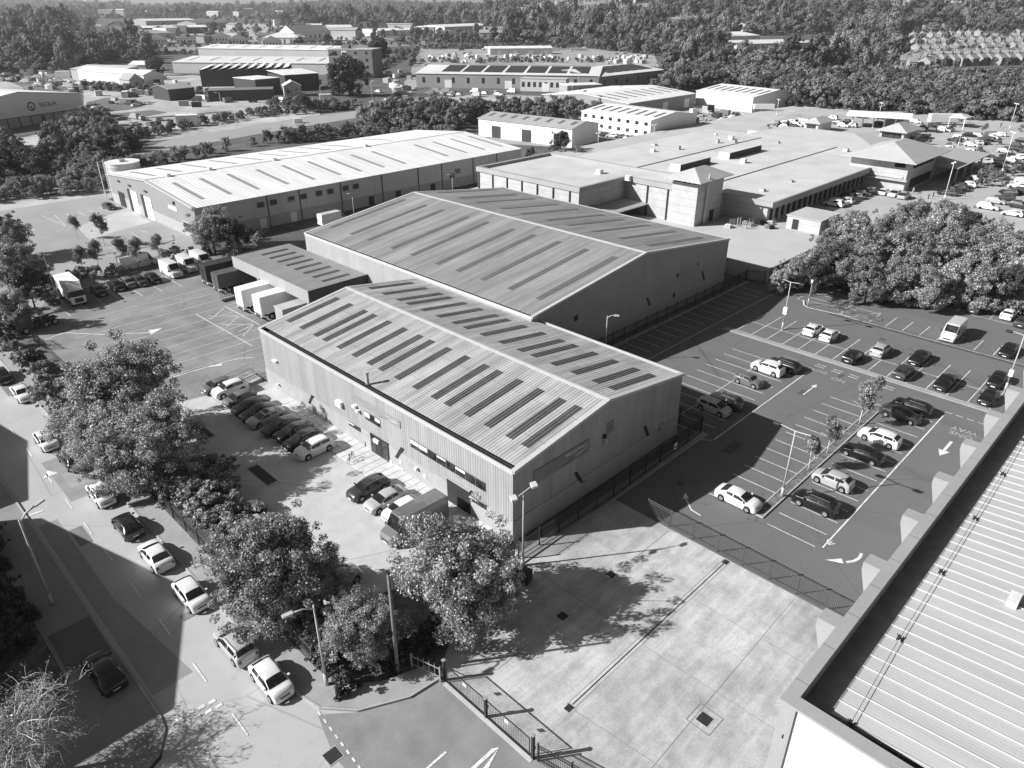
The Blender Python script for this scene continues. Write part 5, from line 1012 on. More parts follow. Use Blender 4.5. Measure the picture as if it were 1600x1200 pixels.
# fuel canopy, small canopy, lorry
x,y=G(1374,186,ZP); a=G(1323,180,ZP+4.2); c=G(1425,186,ZP+4.2); an=math.atan2(c[1]-a[1],c[0]-a[0]); LL=math.hypot(c[0]-a[0],c[1]-a[1])
t=thing('fuel_canopy','long white flat canopy on posts at the back of the retail car park','canopy',(a[0],a[1],ZP),an); b=MB(); b.box(0,LL,-2,9,4.2,5.1); b.build('roof',WHITEW,t)
for i in range(6): b=MB(); b.box(2+i*LL/6,2.5+i*LL/6,2,2.5,0,4.2); b.build('post',WHITEM,t)
b=MB(); b.box(LL*.6,LL*.9,6,9,0,3.6); b.build('pay_kiosk',GREYW,t)
x,y=G(1497,198,ZP); t=thing('trolley_shelter','little white tent roofed shelter near the wood edge','shelter',(x,y,ZP)); b=MB(); hip(b,-4,4,-3,3,3.6,4.8); b.build('roof',WHITEM,t)
for sx in (-3.6,3.6):
    for sy in (-2.6,2.6): b=MB(); b.box(sx-.1,sx+.1,sy-.1,sy+.1,0,3.6); b.build('post',WHITEM,t)
x,y=G(1450,195,ZP); dup(TRW,(x,y,ZP),R(-45),'white lorry trailer with a dark end parked near the wood edge')
x,y=G(1268,187,ZP); dup(TRW,(x+8,y+30,ZP),R(-45),'white lorry trailer at the back left of the retail car park',scale=.7)
# small service blocks and wall in the service yard
t=thing('service_block','low pale block wall building in front of the glazed store front','outbuilding',(148.5,58.5,ZP)); b=MB(); b.box(0,9,0,7.2,0,2.8); b.build('wall',BRICKL,t); b=MB(); b.box(-.2,9.2,-.2,7.4,2.8,2.95); b.build('roof',FLATG,t); b=MB(); b.box(-.06,0,4.6,5.9,.2,2.3); b.build('door',DARKM,t)
t=thing('guard_rail','white railing along the edge of the service yard','railing',(143,56.5,ZP)); b=MB()
for i in range(12): b.box(0+i*1.2,.06+i*1.2,0,.06,0,1.1)
b.build('posts',STEEL,t); b=MB(); b.box(0,13.3,0,.05,1.05,1.12); b.box(0,13.3,0,.05,.5,.56); b.build('rails',STEEL,t)
rr=random.Random(4)
for i in range(16):
    x,y=G(rr.uniform(1140,1215),rr.uniform(349,360),ZP); m=[WHITEM,STEEL,DARKM][i%3]; s=rr.uniform(.5,1.2); t=thing('roll_cage' if i%2 else 'pallet_stack','%s beside the foot of the tower'%('white roll cage' if i%2 else 'low stack of pallets'),'cage' if i%2 else 'pallets',(x,y,ZP),rr.uniform(0,3),'goods by the tower foot: %d'%(i%2)); b=MB()
    if i%2:
        for (u,v) in ((0,0),(.8,0),(0,.7),(.8,.7)): b.box(u-.03,u+.03,v-.03,v+.03,0,1.6)
        for z in (.15,.6,1.1,1.55): b.box(0,.8,-.03,.03,z,z+.04); b.box(0,.8,.67,.73,z,z+.04)
    else:
        for k in range(4): b.box(0,1.2,0,1,k*.2+.06,k*.2+.12); b.box(0,.1,0,1,k*.2,k*.2+.06); b.box(1.1,1.2,0,1,k*.2,k*.2+.06)
    b.build('frame' if i%2 else 'boards',m,t)
# --- parapet building at the right
pb=thing('warehouse','warehouse at the right with a grey parapet and white standing seam roof','warehouse'); xe=175.
PARA=M('parapet_panel',.36,.6,.06,.3,.04,4,laps=('X',3.9,.5)); WH2=M('white_gable_panel',.74,.6,.03,.3,.02,3,laps=('Z',1.2,.12))
b=MB(); b.box(33.2,xe,9.05,9.7,0,7.35); b.build('wall',PARA,pb); b=MB(); b.box(33.0,xe+.1,8.95,9.8,7.35,7.55); b.build('coping',PARA,pb)
b=MB(); b.box(33.2,33.85,-60,9.05,0,7.35); b.build('end_wall',WH2,pb); b=MB(); b.box(33.0,33.95,-60,8.95,7.35,7.545); b.build('end_coping',PARA,pb)
b=MB(); b.box(33.86,33.92,-60,9.04,5.6,7.34); b.build('lining',TRIMD,pb); b=MB(); b.box(33.93,xe,6.2,9.04,5.9,6.05); b.box(33.93,36,-60,6.2,5.9,6.04); b.build('gutter',M('gutter_floor',.24,.7,.2,1),pb)
b=MB(); b.slab([(35.2,7.3,6.4),(xe,7.3,6.4),(xe,-60,11.6),(35.2,-60,11.6)],.25); b.build('roof',M('roof_sheet_pale',.49,.5,.05,.12,.02,8,ribs=('X',.25),ribc=.012,ribb=.002,streak=.10,stretch=(.6,.05,.05)),pb)
b=MB(); x=35.2
while x<xe: b.slab([(x,7.4,6.47),(x+.05,7.4,6.45),(x+.05,-60,11.66),(x,-60,11.68)],.07); x+=1.25
b.build('standing_seams',M('seam_metal',.66,.5,.05,1),pb)
for bx in (41.0,48.9,56.9,64.5,72.4,80.2,88.,95.8,103.7,111.6,119.5,127.4):
    b=MB(); i=0; P=[(9.75,2.4),(11.05,6.8),(11.05,7.54),(9.75,7.54)]; b.v=[(bx-.0,y,z) for y,z in P]+[(bx+1.3,y,z) for y,z in P]; b.f=[(0,3,2,1),(4,5,6,7),(0,1,5,4),(1,2,6,5),(2,3,7,6)]; b.m=[0]*5; b.build('buttress',PARA,pb)
ANC=[]
for q in ((1329,1132),(1406,998),(1471,894),(1524,810),(1567,741),(1598,688)):
    d=ray(*q); sl=(11.6-6.4)/67.3; # intersect roof plane z=6.4+(7.3-y)*sl
    tt=(6.45+7.3*sl-CH)/(d[2]+d[1]*sl); x,y,z=d[0]*tt,d[1]*tt,CH+d[2]*tt; b=MB()
    ANC.append((x,y,z+.2))
    for s in (-1,1): b.box(x-.3,x+.3,y+s*.14-.03,y+s*.14+.03,z,z+.07)
    b.tube([(x-.3,y-.3,z+.04),(x+.3,y+.3,z+.04)],.03,5); b.cyl(x,y,z,z+.25,.06,8); b.build('line_anchor',DARKM,pb)
b=MB()
for A_,B_ in zip(ANC,ANC[1:]): b.tube([A_,B_],.02,4,cap=False)
b.build('safety_line',DARKM,pb)
x,y=G(1585,935,7.3); t=b=MB(); b.slab([(x-.55,y-.35,7.35),(x+.45,y-.35,7.6),(x+.45,y+.35,7.6),(x-.55,y+.35,7.35)],.55); b.build('vent_cowl',M('cowl_grey',.55,.5,.1,2),pb)
y,z=onX(1227,1152,33.2); b=MB(); b.box(33.08,33.2,y-.18,y+.18,z-.12,z+.12); b.build('wall_vent',IRON,pb); b=MB(); b.box(33.05,33.2,8.75,9.05,0,7.35); b.build('corner_trim',PARA,pb)
for i in range(5): b=MB(); b.box(33.14,33.2,9.05-6.*(i+1),9.11-6.*(i+1),0,7.35); b.build('panel_joint',GREYW,pb)
# buildings out of frame that shade the street
for (yy,zr,l,w) in ((50.3,12.5,'gabled shed across the street, just outside the left edge',31.),(85.5,10.6,'lower gabled shed across the street, outside the left edge',30.)):
    gable('shed',l,(-3.1,yy),0,-28.,w,8.2,zr,CLADS,ROOFG2,verge=False,cat='shed') if 0 else None
    t=thing('shed',l,'shed',(-3.1,yy,0)); b=MB(); b.quad((0,0,0),(0,0,8.2),(0,w/2,zr),(0,w,8.2),(0,w,0)); b.quad((-28,0,0),(-28,w,0),(-28,w,8.2),(-28,w/2,zr),(-28,0,8.2)); b.quad((-28,0,0),(-28,0,8.2),(0,0,8.2),(0,0,0)); b.quad((0,w,0),(0,w,8.2),(-28,w,8.2),(-28,w,0)); b.build('wall',CLADS,t)
    b=MB(); b.slab([(-28,0,8.3),(0,0,8.3),(0,w/2,zr+.1),(-28,w/2,zr+.1)],.1); b.slab([(-28,w/2,zr+.1),(0,w/2,zr+.1),(0,w,8.3),(-28,w,8.3)],.1); b.build('roof',ROOFG2,t)

# ================================================================ LAMPS, FENCES, GATE
POLE=M('lamp_pole_grey',.5,.5,.1,2)
def lamp(px,py,h,kind,label,ang=0.,z=0,mat=None,r=.09,xy=None,arm=1.3):
    x,y=xy or G(px,py,z); t=thing('street_lamp',label,'lamp post',(x,y,z),ang); m=mat or POLE
    b=MB(); b.cyl(0,0,0,1.2,r*1.5,10); b.tube([(0,0,1.2),(0,0,h)],r,8,0,r*.6); b.build('pole',m,t,True)
    def head(n,x0,y0,z0,l=.75,w=.32,hh=.16):
        b=MB(); b.box(x0,x0+l,y0-w/2,y0+w/2,z0,z0+hh); o=b.build('lamp_head',m,t); b=MB(); b.box(x0+.05,x0+l-.05,y0-w/2+.04,y0+w/2-.04,z0-.03,z0); b.build('lens',LAMPG,o)
    if kind=='single': b=MB(); b.tube([(0,0,h-.3),(arm*.5,0,h+.05),(arm,0,h+.15)],r*.6,6); b.build('arm',m,t,True); head(0,arm-.05,0,h+.08)
    if kind=='curved': b=MB(); b.tube([(0,0,h-.9),(.15,0,h-.2),(.7,0,h+.15),(arm,0,h+.2)],r*.75,8); b.build('arm',m,t,True); head(0,arm-.05,0,h+.12,.9,.34)
    if kind=='twin':
        b=MB(); b.tube([(-arm,0,h+.1),(0,0,h-.1),(arm,0,h+.1)],r*.5,6); b.build('arm',m,t)
        for s in (-1,1):
            b=MB(); b.tube([(s*arm-.36,0,h+.02),(s*arm-.2,0,h-.04),(s*arm+.2,0,h-.04),(s*arm+.36,0,h+.02)],.2,10); o=b.build('lamp_head',DARKM if mat is None else m,t,True)
    if kind=='flood':
        b=MB(); b.tube([(-arm,0,h-.5),(0,0,h),(arm,0,h+.5)],.04,6); b.build('arm',m,t)
        for s in (-1,1): b=MB(); b.slab([(s*arm-.27,-.28,h+s*.4+.1),(s*arm+.27,-.28,h+s*.4+.1),(s*arm+.27,.18,h+s*.4+.3),(s*arm-.27,.18,h+s*.4+.3)],.2); b.build('floodlight',WHITEM,t)
    if kind=='ball': b=MB(); b.tube([(0,0,h-.02),(0,0,h+.05),(0,0,h+.2),(0,0,h+.38),(0,0,h+.45)],.2,10); b.build('lamp_head',WHITEM,t,True)
    if kind=='tall':
        b=MB(); b.box(-.6,.6,-.08,.08,h-.05,h+.1); b.build('arm',m,t); 
        for s in (-1,1): b=MB(); b.box(s*.9-.35,s*.9+.35,-.22,.22,h,h+.22); b.build('lamp_head',m,t)
    return t
AB=R(90)
lamp(82,946,9.,'curved','tall curved lamp post on the left pavement, its arm bent over the street',R(30),arm=1.6,r=.11)
lamp(511,1071,8.,'single','lamp post at the street corner with its head on a short arm to the left',R(170),arm=1.5,r=.11)
t=thing('wooden_pole','bare tapering pole inside the corner railings','pole',(*G(622,1050),0)); b=MB(); b.tube([(0,0,0),(0,0,9.8)],.16,8,0,.1); b.build('pole_shaft',M('pole_wood',.22,.9,.2,2),t,True); b=MB(); b.box(-.14,.14,-.14,.14,9.8,9.9); b.build('cap',DARKM,t)
lamp(817,884,8.1,'flood','post with two white floodlights at the near corner of the depot',R(-20),arm=.95,r=.1)
lamp(1221,777,8.,'twin','twin headed lamp post on the planting strip',R(-90),arm=1.9,r=.1)
b=MB(); x,y=G(1221,777); o=lamp(1222,515,7.8,'twin','twin headed lamp post with a white box at the left of the upper lot',R(-90),arm=1.7,r=.1); b.box(-.3,.3,-.25,.25,2.6,3.7); b.build('control_box',WHITEM,o)
b=MB(); o=lamp(1570,611,8.,'twin','lamp post by the parapet at the right, head cut near the frame edge',R(-90),arm=1.7,r=.1); b.box(-.25,.25,-.2,.2,2.2,3.1); b.build('control_box',WHITEM,o)
lamp(1262,477,4.,'ball','short post with a round white lamp on the planting island',0,r=.06)
lamp(0,0,7.2,'single','slim lamp post between the two depots',R(-60),xy=(74.5,55.5),arm=.9)
lamp(555,352,7.,'single','lamp post in the shade before the white roofed warehouse, left one',R(150),xy=None,arm=.5); lamp(708,318,7.,'single','lamp post in the shade before the white roofed warehouse, right one',R(150),arm=.5)
lamp(89,466,7.5,'single','thin dark lamp post behind the box lorry',R(120),arm=.5,mat=M('lamp_pole_dark',.2,.5,.1,2))
for (px,py,ty,l) in [(1475,312,254,'white lamp post just behind the tree clump'),(1565,270,206,'white lamp post at the middle of the retail car park'),(1497,228,184,'white lamp post near the middle retail row'),(1370,196,161,'white lamp post by the fuel canopy'),(1577,202,162,'tall white lamp post against the woodland at right'),(1213,181,156,'white lamp post at the far left of the retail car park'),(1021,218,202,'white lamp post behind the pale unit'),(934,232,217,'white lamp post behind the annex roof')]:
    zz=ZP if px>1100 else 0
    X,Y=G(px,py,zz); d=ray(px+5,ty); h=CH+d[2]*math.hypot(X,Y)/math.hypot(d[0],d[1])-zz; lamp(px,py,max(5,min(12,h)),'tall',l,R(random.choice((0,45))),z=zz,mat=WHITEM,r=.10)
for i,(px,py,h) in enumerate([(1453,130,14),(1625,140,14),(1255,148,12),(903,142,10),(348,178,9),(864,180,8),(893,160,8),(582,160,10),(503,166,9),(370,196,9)]): lamp(px,py,h,'single','far thin lamp post number of the back roads' if 0 else ['thin white lamp post standing above the woodland','thin lamp post above the right edge of the woodland','thin white lamp post at the left of the woodland','lamp post on the road before the solar roofed depot','lamp post on the back road by the white cabin','lamp post at the junction, right one','lamp post at the junction beyond the scrub','lamp post by the big dark round tree','lamp post left of the big dark round tree','lamp post along the back road'][i],R(40*i),mat=WHITEM,r=.09)
def palisade(p0,p1,h,label,mat=DARKM,sp=.155,posts=2.75,rail=True,name='palisade_fence',w=.03,top=False,cat='fence',z=0):
    d=Vector((p1[0]-p0[0],p1[1]-p0[1])); L=d.length; t=thing(name,label,cat,(p0[0],p0[1],z),math.atan2(d.y,d.x)); b=MB(); x=.05
    while x<L: b.box(x-w/2,x+w/2,-.01,.01,.08,h); x+=sp
    b.build('pales',mat,t); b=MB(); 
    for zz in (.35,h-.3): b.box(0,L,.013,.06,zz,zz+.05)
    if top: b.box(0,L,-.03,.03,h,h+.05)
    b.build('rails',mat,t); n=max(1,round(L/posts))
    for i in range(n+1): b=MB(); b.box(i*L/n-.05,i*L/n+.05,.06,.16,0,h+.05); b.build('post',STEEL if mat is STEEL else mat,t)
    return t
GR=M('fence_grey',.12,.5,.1,2)
palisade((50.45,31.2),(50.45,10.6),1.95,'open bar railing between the concrete yard and the car park',GR,.14,2.6,top=True,name='railing_fence')
palisade((50.4,35.2),(67.6,35.7),2.3,'dark palisade fence along the end wall of the nearer depot'); palisade((36.9,35.6),(50.4,35.2),2.3,'dark palisade fence behind the floodlight post at the depot corner')
palisade((67.7,35.7),(68.3,45.),2.3,'dark fence return beside the bays at the depot corner',sp=.14); palisade((66,58.2),(119.,58.2),2.3,'dark fence along the end wall of the bigger depot'); palisade((119.3,58.3),(120.7,55.5),2.3,'short dark fence closing the gap by the retaining wall')
x,y=G(1046,694,1.5); t=thing('notice_board','small white notice fixed to the dark palisade fence','sign',(x,35.0,0)); b=MB(); b.box(-.3,.3,0,.04,1.2,2.0); b.build('board',WHITEM,t); b=MB(); b.box(-.2,.2,-.01,0,1.35,1.55); b.box(-.2,.2,-.01,0,1.65,1.75); b.build('print',IRON,t)
palisade((17.5,38.6),(17.5,64),1.8,'low palisade fence along the street beneath the trees',GR,.16,2.7); palisade((17.5,64),(17.5,74),1.8,'solid looking palisade fence by the scrubby bushes',GR,.10,2.7)
palisade((17.5,38.6),(19.4,35.8),1.8,'dark corner railings at the street corner, short side',DARKM,.12); palisade((19.4,35.8),(23.2,34.4),1.8,'dark corner railings facing the road mouth',DARKM,.12)
palisade((17.4,120),(16.9,96),1.6,'thin railing along the street by the yard entrance',GR,.2,2.7); palisade((20.4,120.5),(20.8,116.),1.7,'short dark railing at the yard entrance',DARKM,.14)
palisade((27,138.2),(50,144.),1.8,'railing behind the parked vans at the back of the yard',GR,.2,2.8); palisade((54,132),(75,150),1.6,'thin pale fence before the white roofed warehouse',STEEL,.4,3.)
# sliding gate line
def gateleaf(y0,y1,label,x=23.5,h=1.75):
    t=thing('gate_leaf',label,'gate',(x,y0,0),R(-90)); L=y0-y1; b=MB(); yy=.12
    while yy<L-.1: b.box(yy-.010,yy+.010,-.010,.010,.1,h); yy+=.16
    b.build('bars',DARKM,t); b=MB(); b.box(0,L,-.03,.03,.06,.12); b.box(0,L,-.03,.03,h,h+.06); b.box(0,.06,-.03,.03,.06,h); b.box(L-.06,L,-.03,.03,.06,h); b.build('frame',DARKM,t); b=MB(); b.box(L*.45,L*.45+.35,-.06,-.03,1.35,1.6); b.build('sign_plate',WHITEM,t); return t
gateleaf(30.1,25.9,'farther leaf of the long yard gate'); gateleaf(25.8,21.6,'nearer leaf of the long yard gate')
palisade((23.5,20.9),(25.2,13.5),1.75,'gate line railing running out of the bottom frame edge',DARKM,.13,2.4,top=True)
for y,l,h in ((30.35,'thick gate post at the corner kerb',2.1),(25.85,'middle gate post with a lock plate',1.95),(21.3,'thick dark gate post near the bottom edge',2.35)):
    t=thing('gate_post',l,'post',(23.5,y,0)); b=MB(); b.box(-.1,.1,-.1,.1,0,h); b.build('post_shaft',DARKM,t); b=MB(); b.box(-.13,.13,-.13,.13,h,h+.06); b.build('cap',STEEL,t); b=MB(); b.box(.1,.16,-.12,.12,.9,1.2); b.build('lock_plate',STEEL,t)
b=MB(); b.box(23.15,23.45,21.2,30.1,0,.05); struct(b.build('gate_track_strip',CONCL))
palisade((23.3,30.5),(22.6,33.),1.5,'short rail beside the gate post',STEEL,.5,2.4)
for (a,c,l) in (((26,34.3),(32,35.1),'low timber barrier rail under the round tree'),):
    d=Vector((c[0]-a[0],c[1]-a[1])); t=thing('barrier_rail',l,'barrier',(a[0],a[1],0),math.atan2(d.y,d.x)); b=MB(); b.box(0,d.length,-.06,.06,.45,.6); b.build('rail',KERB,t)
    for i in range(4): b=MB(); b.box(i*1.9,i*1.9+.12,-.05,.05,0,.5); b.build('post',DARKM,t)
x,y=G(832,905); t=thing('wheeled_bin','dark wheeled bins lying by the hedge at the yard corner','bin',(35.4,33.3,0),R(20)); b=MB(); b.slab([(-.5,-.4,1.05),(.5,-.4,1.05),(.5,.4,1.05),(-.5,.4,1.05)],1.0); b.build('bin_body',DARKM,t); b=MB(); b.slab([(-.55,-.45,1.13),(.55,-.45,1.1),(.55,.45,1.13),(-.55,.45,1.13)],.07); b.build('lid',IRON,t)
# handrail ramp at the depot's far front corner
t=thing('access_ramp','pale access ramp with steel handrails at the far front corner of the nearer depot','ramp',(33.6,84.6,0)); b=MB(); b.slab([(0,0,.05),(4.4,0,.5),(4.4,1.6,.5),(0,1.6,.05)],.5); b.slab([(0,1.8,.08),(4.4,1.8,.5),(4.4,3.2,.5),(0,3.2,.08)],.5); b.build('ramp_slab',PAVE,t)
for y in (0.1,1.5,1.9,3.1):
    b=MB(); b.tube([(0,y,1.0),(4.4,y,1.45)],.035,6); b.tube([(0,y,.55),(4.4,y,1.0)],.03,6)
    for k in range(4): b.tube([(k*1.4,y,.0),(k*1.4,y,1.02+k*.14)],.03,6)
    b.build('handrail',STEEL,t)
# bicycle leaning in front of the entrance
x,y=G(548,717,.3); t=thing('bicycle','lone bicycle parked upright on the path in front of the entrance','bicycle',(x,y,.05),R(30))
for s in (-.52,.52):
    b=MB(); b.tube([(s+.33*math.cos(a),0,.34+.33*math.sin(a)) for a in np.linspace(0,2*PI,17)],.03,5,cap=False); b.build('wheel',TYRE,t)
b=MB(); b.tube([(-.52,0,.34),(-.1,0,.34),(.38,0,.85),(-.2,0,.8),(-.1,0,.34)],.03,6); b.tube([(.52,0,.34),(.38,0,.95)],.03,6); b.tube([(-.52,0,.34),(-.2,0,.8)],.025,6); b.build('frame',DARKM,t); b=MB(); b.tube([(.38,-.25,.98),(.38,.25,.98)],.025,6); b.build('handlebar',DARKM,t); b=MB(); b.box(-.34,-.1,-.07,.07,.86,.93); b.build('saddle',IRON,t)
# trolley rails in the top lot
for px,py,l in ((1355,447,'black tubular trolley bay rails, farther one'),(1322,476,'black tubular trolley bay rails, nearer one')):
    x,y=G(px,py); t=thing('trolley_bay',l,'rail',(x,y,0),R(-8)); 
    for yy in (-.9,.9):
        b=MB(); b.tube([(-3.6,yy,0),(-3.6,yy,1.),(3.6,yy,1.),(3.6,yy,0)],.05,6); b.tube([(-1.2,yy,0),(-1.2,yy,1)],.05,6); b.tube([(1.2,yy,0),(1.2,yy,1)],.05,6); b.tube([(-3.6,yy,.5),(3.6,yy,.5)],.04,6); b.build('rail_loop',IRON,t)
    b=MB(); b.tube([(-3.6,-.9,1.),(-3.6,.9,1.)],.05,6); b.build('end_rail',IRON,t)
# people crossing the retail car park
def person(x,y,z,rz,label,tone,step=.22):
    b=MB(); v=[(0,0,.93),(0,0,1.15),(0,0,1.42),(0,0,1.52),(.02,0,1.66),(step,.09,.5),(step*1.1,.09,.08),(step*1.1+.16,.09,.04),(-step*.6,-.09,.5),(-step*1.4,-.09,.09),(-step*1.4+.16,-.09,.04),(0,.2,1.40),(-.10,.25,1.12),(.02,.27,.88),(0,-.2,1.40),(.10,-.25,1.12),(.22,-.27,.9)]
    e=[(0,1),(1,2),(2,3),(3,4),(0,5),(5,6),(6,7),(0,8),(8,9),(9,10),(2,11),(11,12),(12,13),(2,14),(14,15),(15,16)]; rad=[.15,.14,.16,.06,.10,.08,.05,.04,.08,.05,.04,.07,.05,.035,.07,.05,.035]
    me=bpy.data.meshes.new('person'); me.from_pydata(v,e,[]); me.materials.append(M('clothing_%s'%tone,{'dark':.04,'pale':.4}[tone],.9,.1,5)); o=bpy.data.objects.new('person',me); COL.objects.link(o); o.location=(x,y,z); o.rotation_euler=(0,0,rz)
    m=o.modifiers.new('skin','SKIN'); 
    for i,rr_ in enumerate(rad): me.skin_vertices[0].data[i].radius=(rr_,rr_) if me.skin_vertices else None
    me.skin_vertices[0].data[0].use_root=True; o.modifiers.new('sub','SUBSURF').levels=1; tag(o,label,'person'); return o
def safe_person(*a):
    try: person(*a)
    except Exception as ex: print('person',ex)
for i,(px,py,l,tn_) in enumerate([(1571,289,'person in dark clothes walking between the retail rows, left of a pair','dark'),(1574,289,'person in dark clothes walking between the retail rows, right of a pair','dark'),(1506,307,'person walking by the bollards at the store front','dark'),(1426,303,'person standing at the pavilion corner','pale'),(1563,199,'person walking near the wood edge','dark')]):
    x,y=G(px,py,ZP)
    b=bpy.data.meshes; safe_person(x,y,ZP,R(40*i),l,tn_)
for i in range(14):
    f=i/13; px,py=1450+f*100,(311 -f*46); x,y=G(px,py,ZP); t=MB(); t.cyl(x,y,ZP,ZP+1.1,.12,8); t.tube([(x,y,ZP+1.1),(x,y,ZP+1.18)],.14,8); tag(t.build('bollard',IRON),'black bollard in the line in front of the store','bollard','bollards in front of the store')
# ================================================================ BACKGROUND BUILDINGS
def BB(name,label,A,B_,h,depth,rt='par',rise=1.8,wall=WHITEW,roof=None,win=0,doors=0,cat='building',wm=None,rows=1,sky=0,z=None,trim=False):
    a=G(*A); c=G(*B_); 
    if z is None: z=0
    L=math.hypot(c[0]-a[0],c[1]-a[1]); an=math.atan2(c[1]-a[1],c[0]-a[0]); t=thing(name,label,cat,(a[0],a[1],z),an); W=depth; roof=roof or ROOFW
    b=MB(); b.quad((0,0,-1),(L,0,-1),(L,0,h),(0,0,h)); b.quad((L,W,-1),(0,W,-1),(0,W,h),(L,W,h))
    if rt=='perp': b.quad((0,W,-1),(0,0,-1),(0,0,h),(0,W,h)); b.quad((L,0,-1),(L,W,-1),(L,W,h),(L,0,h)); b.quad((0,0,h),(L,0,h),(L/2,0,h+rise)); b.quad((L,W,h),(0,W,h),(L/2,W,h+rise))
    elif rt=='par': b.quad((0,W,-1),(0,0,-1),(0,0,h),(0,W/2,h+rise),(0,W,h)); b.quad((L,0,-1),(L,W,-1),(L,W,h),(L,W/2,h+rise),(L,0,h))
    else: b.quad((0,W,-1),(0,0,-1),(0,0,h),(0,W,h)); b.quad((L,0,-1),(L,W,-1),(L,W,h),(L,0,h))
    b.build('wall',wall,t); o=.35; b=MB()
    if rt=='perp': b.slab([(L/2,-o,h+rise+.15),(L/2,W+o,h+rise+.15),(-o,W+o,h+.1),(-o,-o,h+.1)],.2); b.slab([(L+o,-o,h+.1),(L+o,W+o,h+.1),(L/2,W+o,h+rise+.15),(L/2,-o,h+rise+.15)],.2)
    elif rt=='par': b.slab([(-o,-o,h+.1),(L+o,-o,h+.1),(L+o,W/2,h+rise+.15),(-o,W/2,h+rise+.15)],.2); b.slab([(-o,W/2,h+rise+.15),(L+o,W/2,h+rise+.15),(L+o,W+o,h+.1),(-o,W+o,h+.1)],.2)
    elif rt=='hip': hip(b,-o,L+o,-o,W+o,h+.1,h+rise,.2)
    elif rt=='mono': b.slab([(-o,-o,h+.1),(L+o,-o,h+.1),(L+o,W+o,h+rise+.1),(-o,W+o,h+rise+.1)],.2)
    elif rt=='saw':
        n=max(2,int(L/5))
        for i in range(n): x0=i*L/n; x1=(i+1)*L/n; b.slab([(x0,0,h+.2),(x1,0,h+rise),(x1,W,h+rise),(x0,W,h+.2)],.2)
    else: b.box(-.2,L+.2,-.2,W+.2,h,h+.25)
    b.build('roof',roof,t)
    if sky:
        for i in range(sky):
            x=(i+.5)*L/sky; 
            if rt=='par': z0=h+.1+(rise+.05)*(.3)+.04; z1=h+.1+(rise+.05)*.8+.04; b=MB(); b.quad((x-.8,W*.15,z0),(x+.8,W*.15,z0),(x+.8,W*.4,z1),(x-.8,W*.4,z1)); b.build('rooflight',SKYL2,t)
            else: b=MB(); b.box(x-.8,x+.8,W*.2,W*.7,h+.25,h+.4); b.build('rooflight',SKYL2,t)
    if win:
        hh=h/rows
        for r_ in range(rows):
            for i in range(win):
                x=(i+.5)*L/win; w=min(1.6,L/win*.5); b=MB(); b.box(x-w/2,x+w/2,-.08,-.01,r_*hh+hh*.35,r_*hh+hh*.75); b.build('window',wm or GLASS,t)
    if doors:
        for i in range(doors):
            x=(i+.5)*L/doors+1.5; w=min(4.2,L/doors*.5); b=MB(); b.box(x-w/2,x+w/2,-.1,-.01,0,min(4.2,h*.7)); b.build('loading_door',DARKW if wall is WHITEW else WHITEW,t)
    return t
GS=M('grey_cladding_far',.34,.7,.08,.1); GP=M('pale_cladding_far',.6,.7,.06,.1); RS=M('roof_pale_far',.74,.6,.06,.05,streak=.1,stretch=(1,.05,.05)); RG=M('roof_grey_far',.38,.7,.1,.05)
# recycling shed with sign
v=BB('recycling_shed','grey gabled shed with the VEOLIA sign at the left edge',(-66,213),(134,182),9.6,60,'perp',3.2,M('shed_cladding',.88,.7,.04,.1),ROOFW,cat='shed')
Lv=math.hypot(*(np.array(G(134,182))-np.array(G(-66,213))))
b=MB(); b.box(-.1,Lv+.1,-.15,-.02,-.5,3.4); b.build('translucent_band',M('shed_band',.45,.6,.15,.3,laps=('Z',1.1,.3)),v)
for i in range(12): b=MB(); b.box(i*Lv/11-.2,i*Lv/11+.2,-.3,-.14,-.5,3.5); b.build('column',DARKW,v)
b=MB(); b.box(-.1,Lv+.1,-.32,-.14,3.4,3.6); b.build('rail',DARKW,v); b=MB(); b.box(Lv*.63,Lv*.63+1.6,-.2,-.16,-.2,3.); b.build('door',DARKW,v)
text('VEOLIA',2.35,DARKM,v,(Lv*.575+7.6,-.08,6.95),(R(90),0,0),'lettering',.03,sx=1.05)
b=MB(); c=(Lv*.575,6.9)
for k in range(20):
    a0,a1=2*PI*k/20,2*PI*(k+1)/20; f=lambda a,r:(c[0]+r*math.cos(a),-.1,c[1]+r*math.sin(a)); ri=1.25
    b.quad(f(a0,ri),f(a1,ri),f(a1,1.75),f(a0,1.75))
b.quad((c[0]-.15,-.1,c[1]-1.3),(c[0]+.25,-.1,c[1]-1.3),(c[0]+.25,-.1,c[1]+.2),(c[0]-.15,-.1,c[1]+.2)); b.quad((c[0]-.6,-.1,c[1]-.1),(c[0],-.1,c[1]-.6),(c[0],-.1,c[1]-.2),(c[0]-.5,-.1,c[1]+.25)); b.build('ring_logo',DARKM,v)
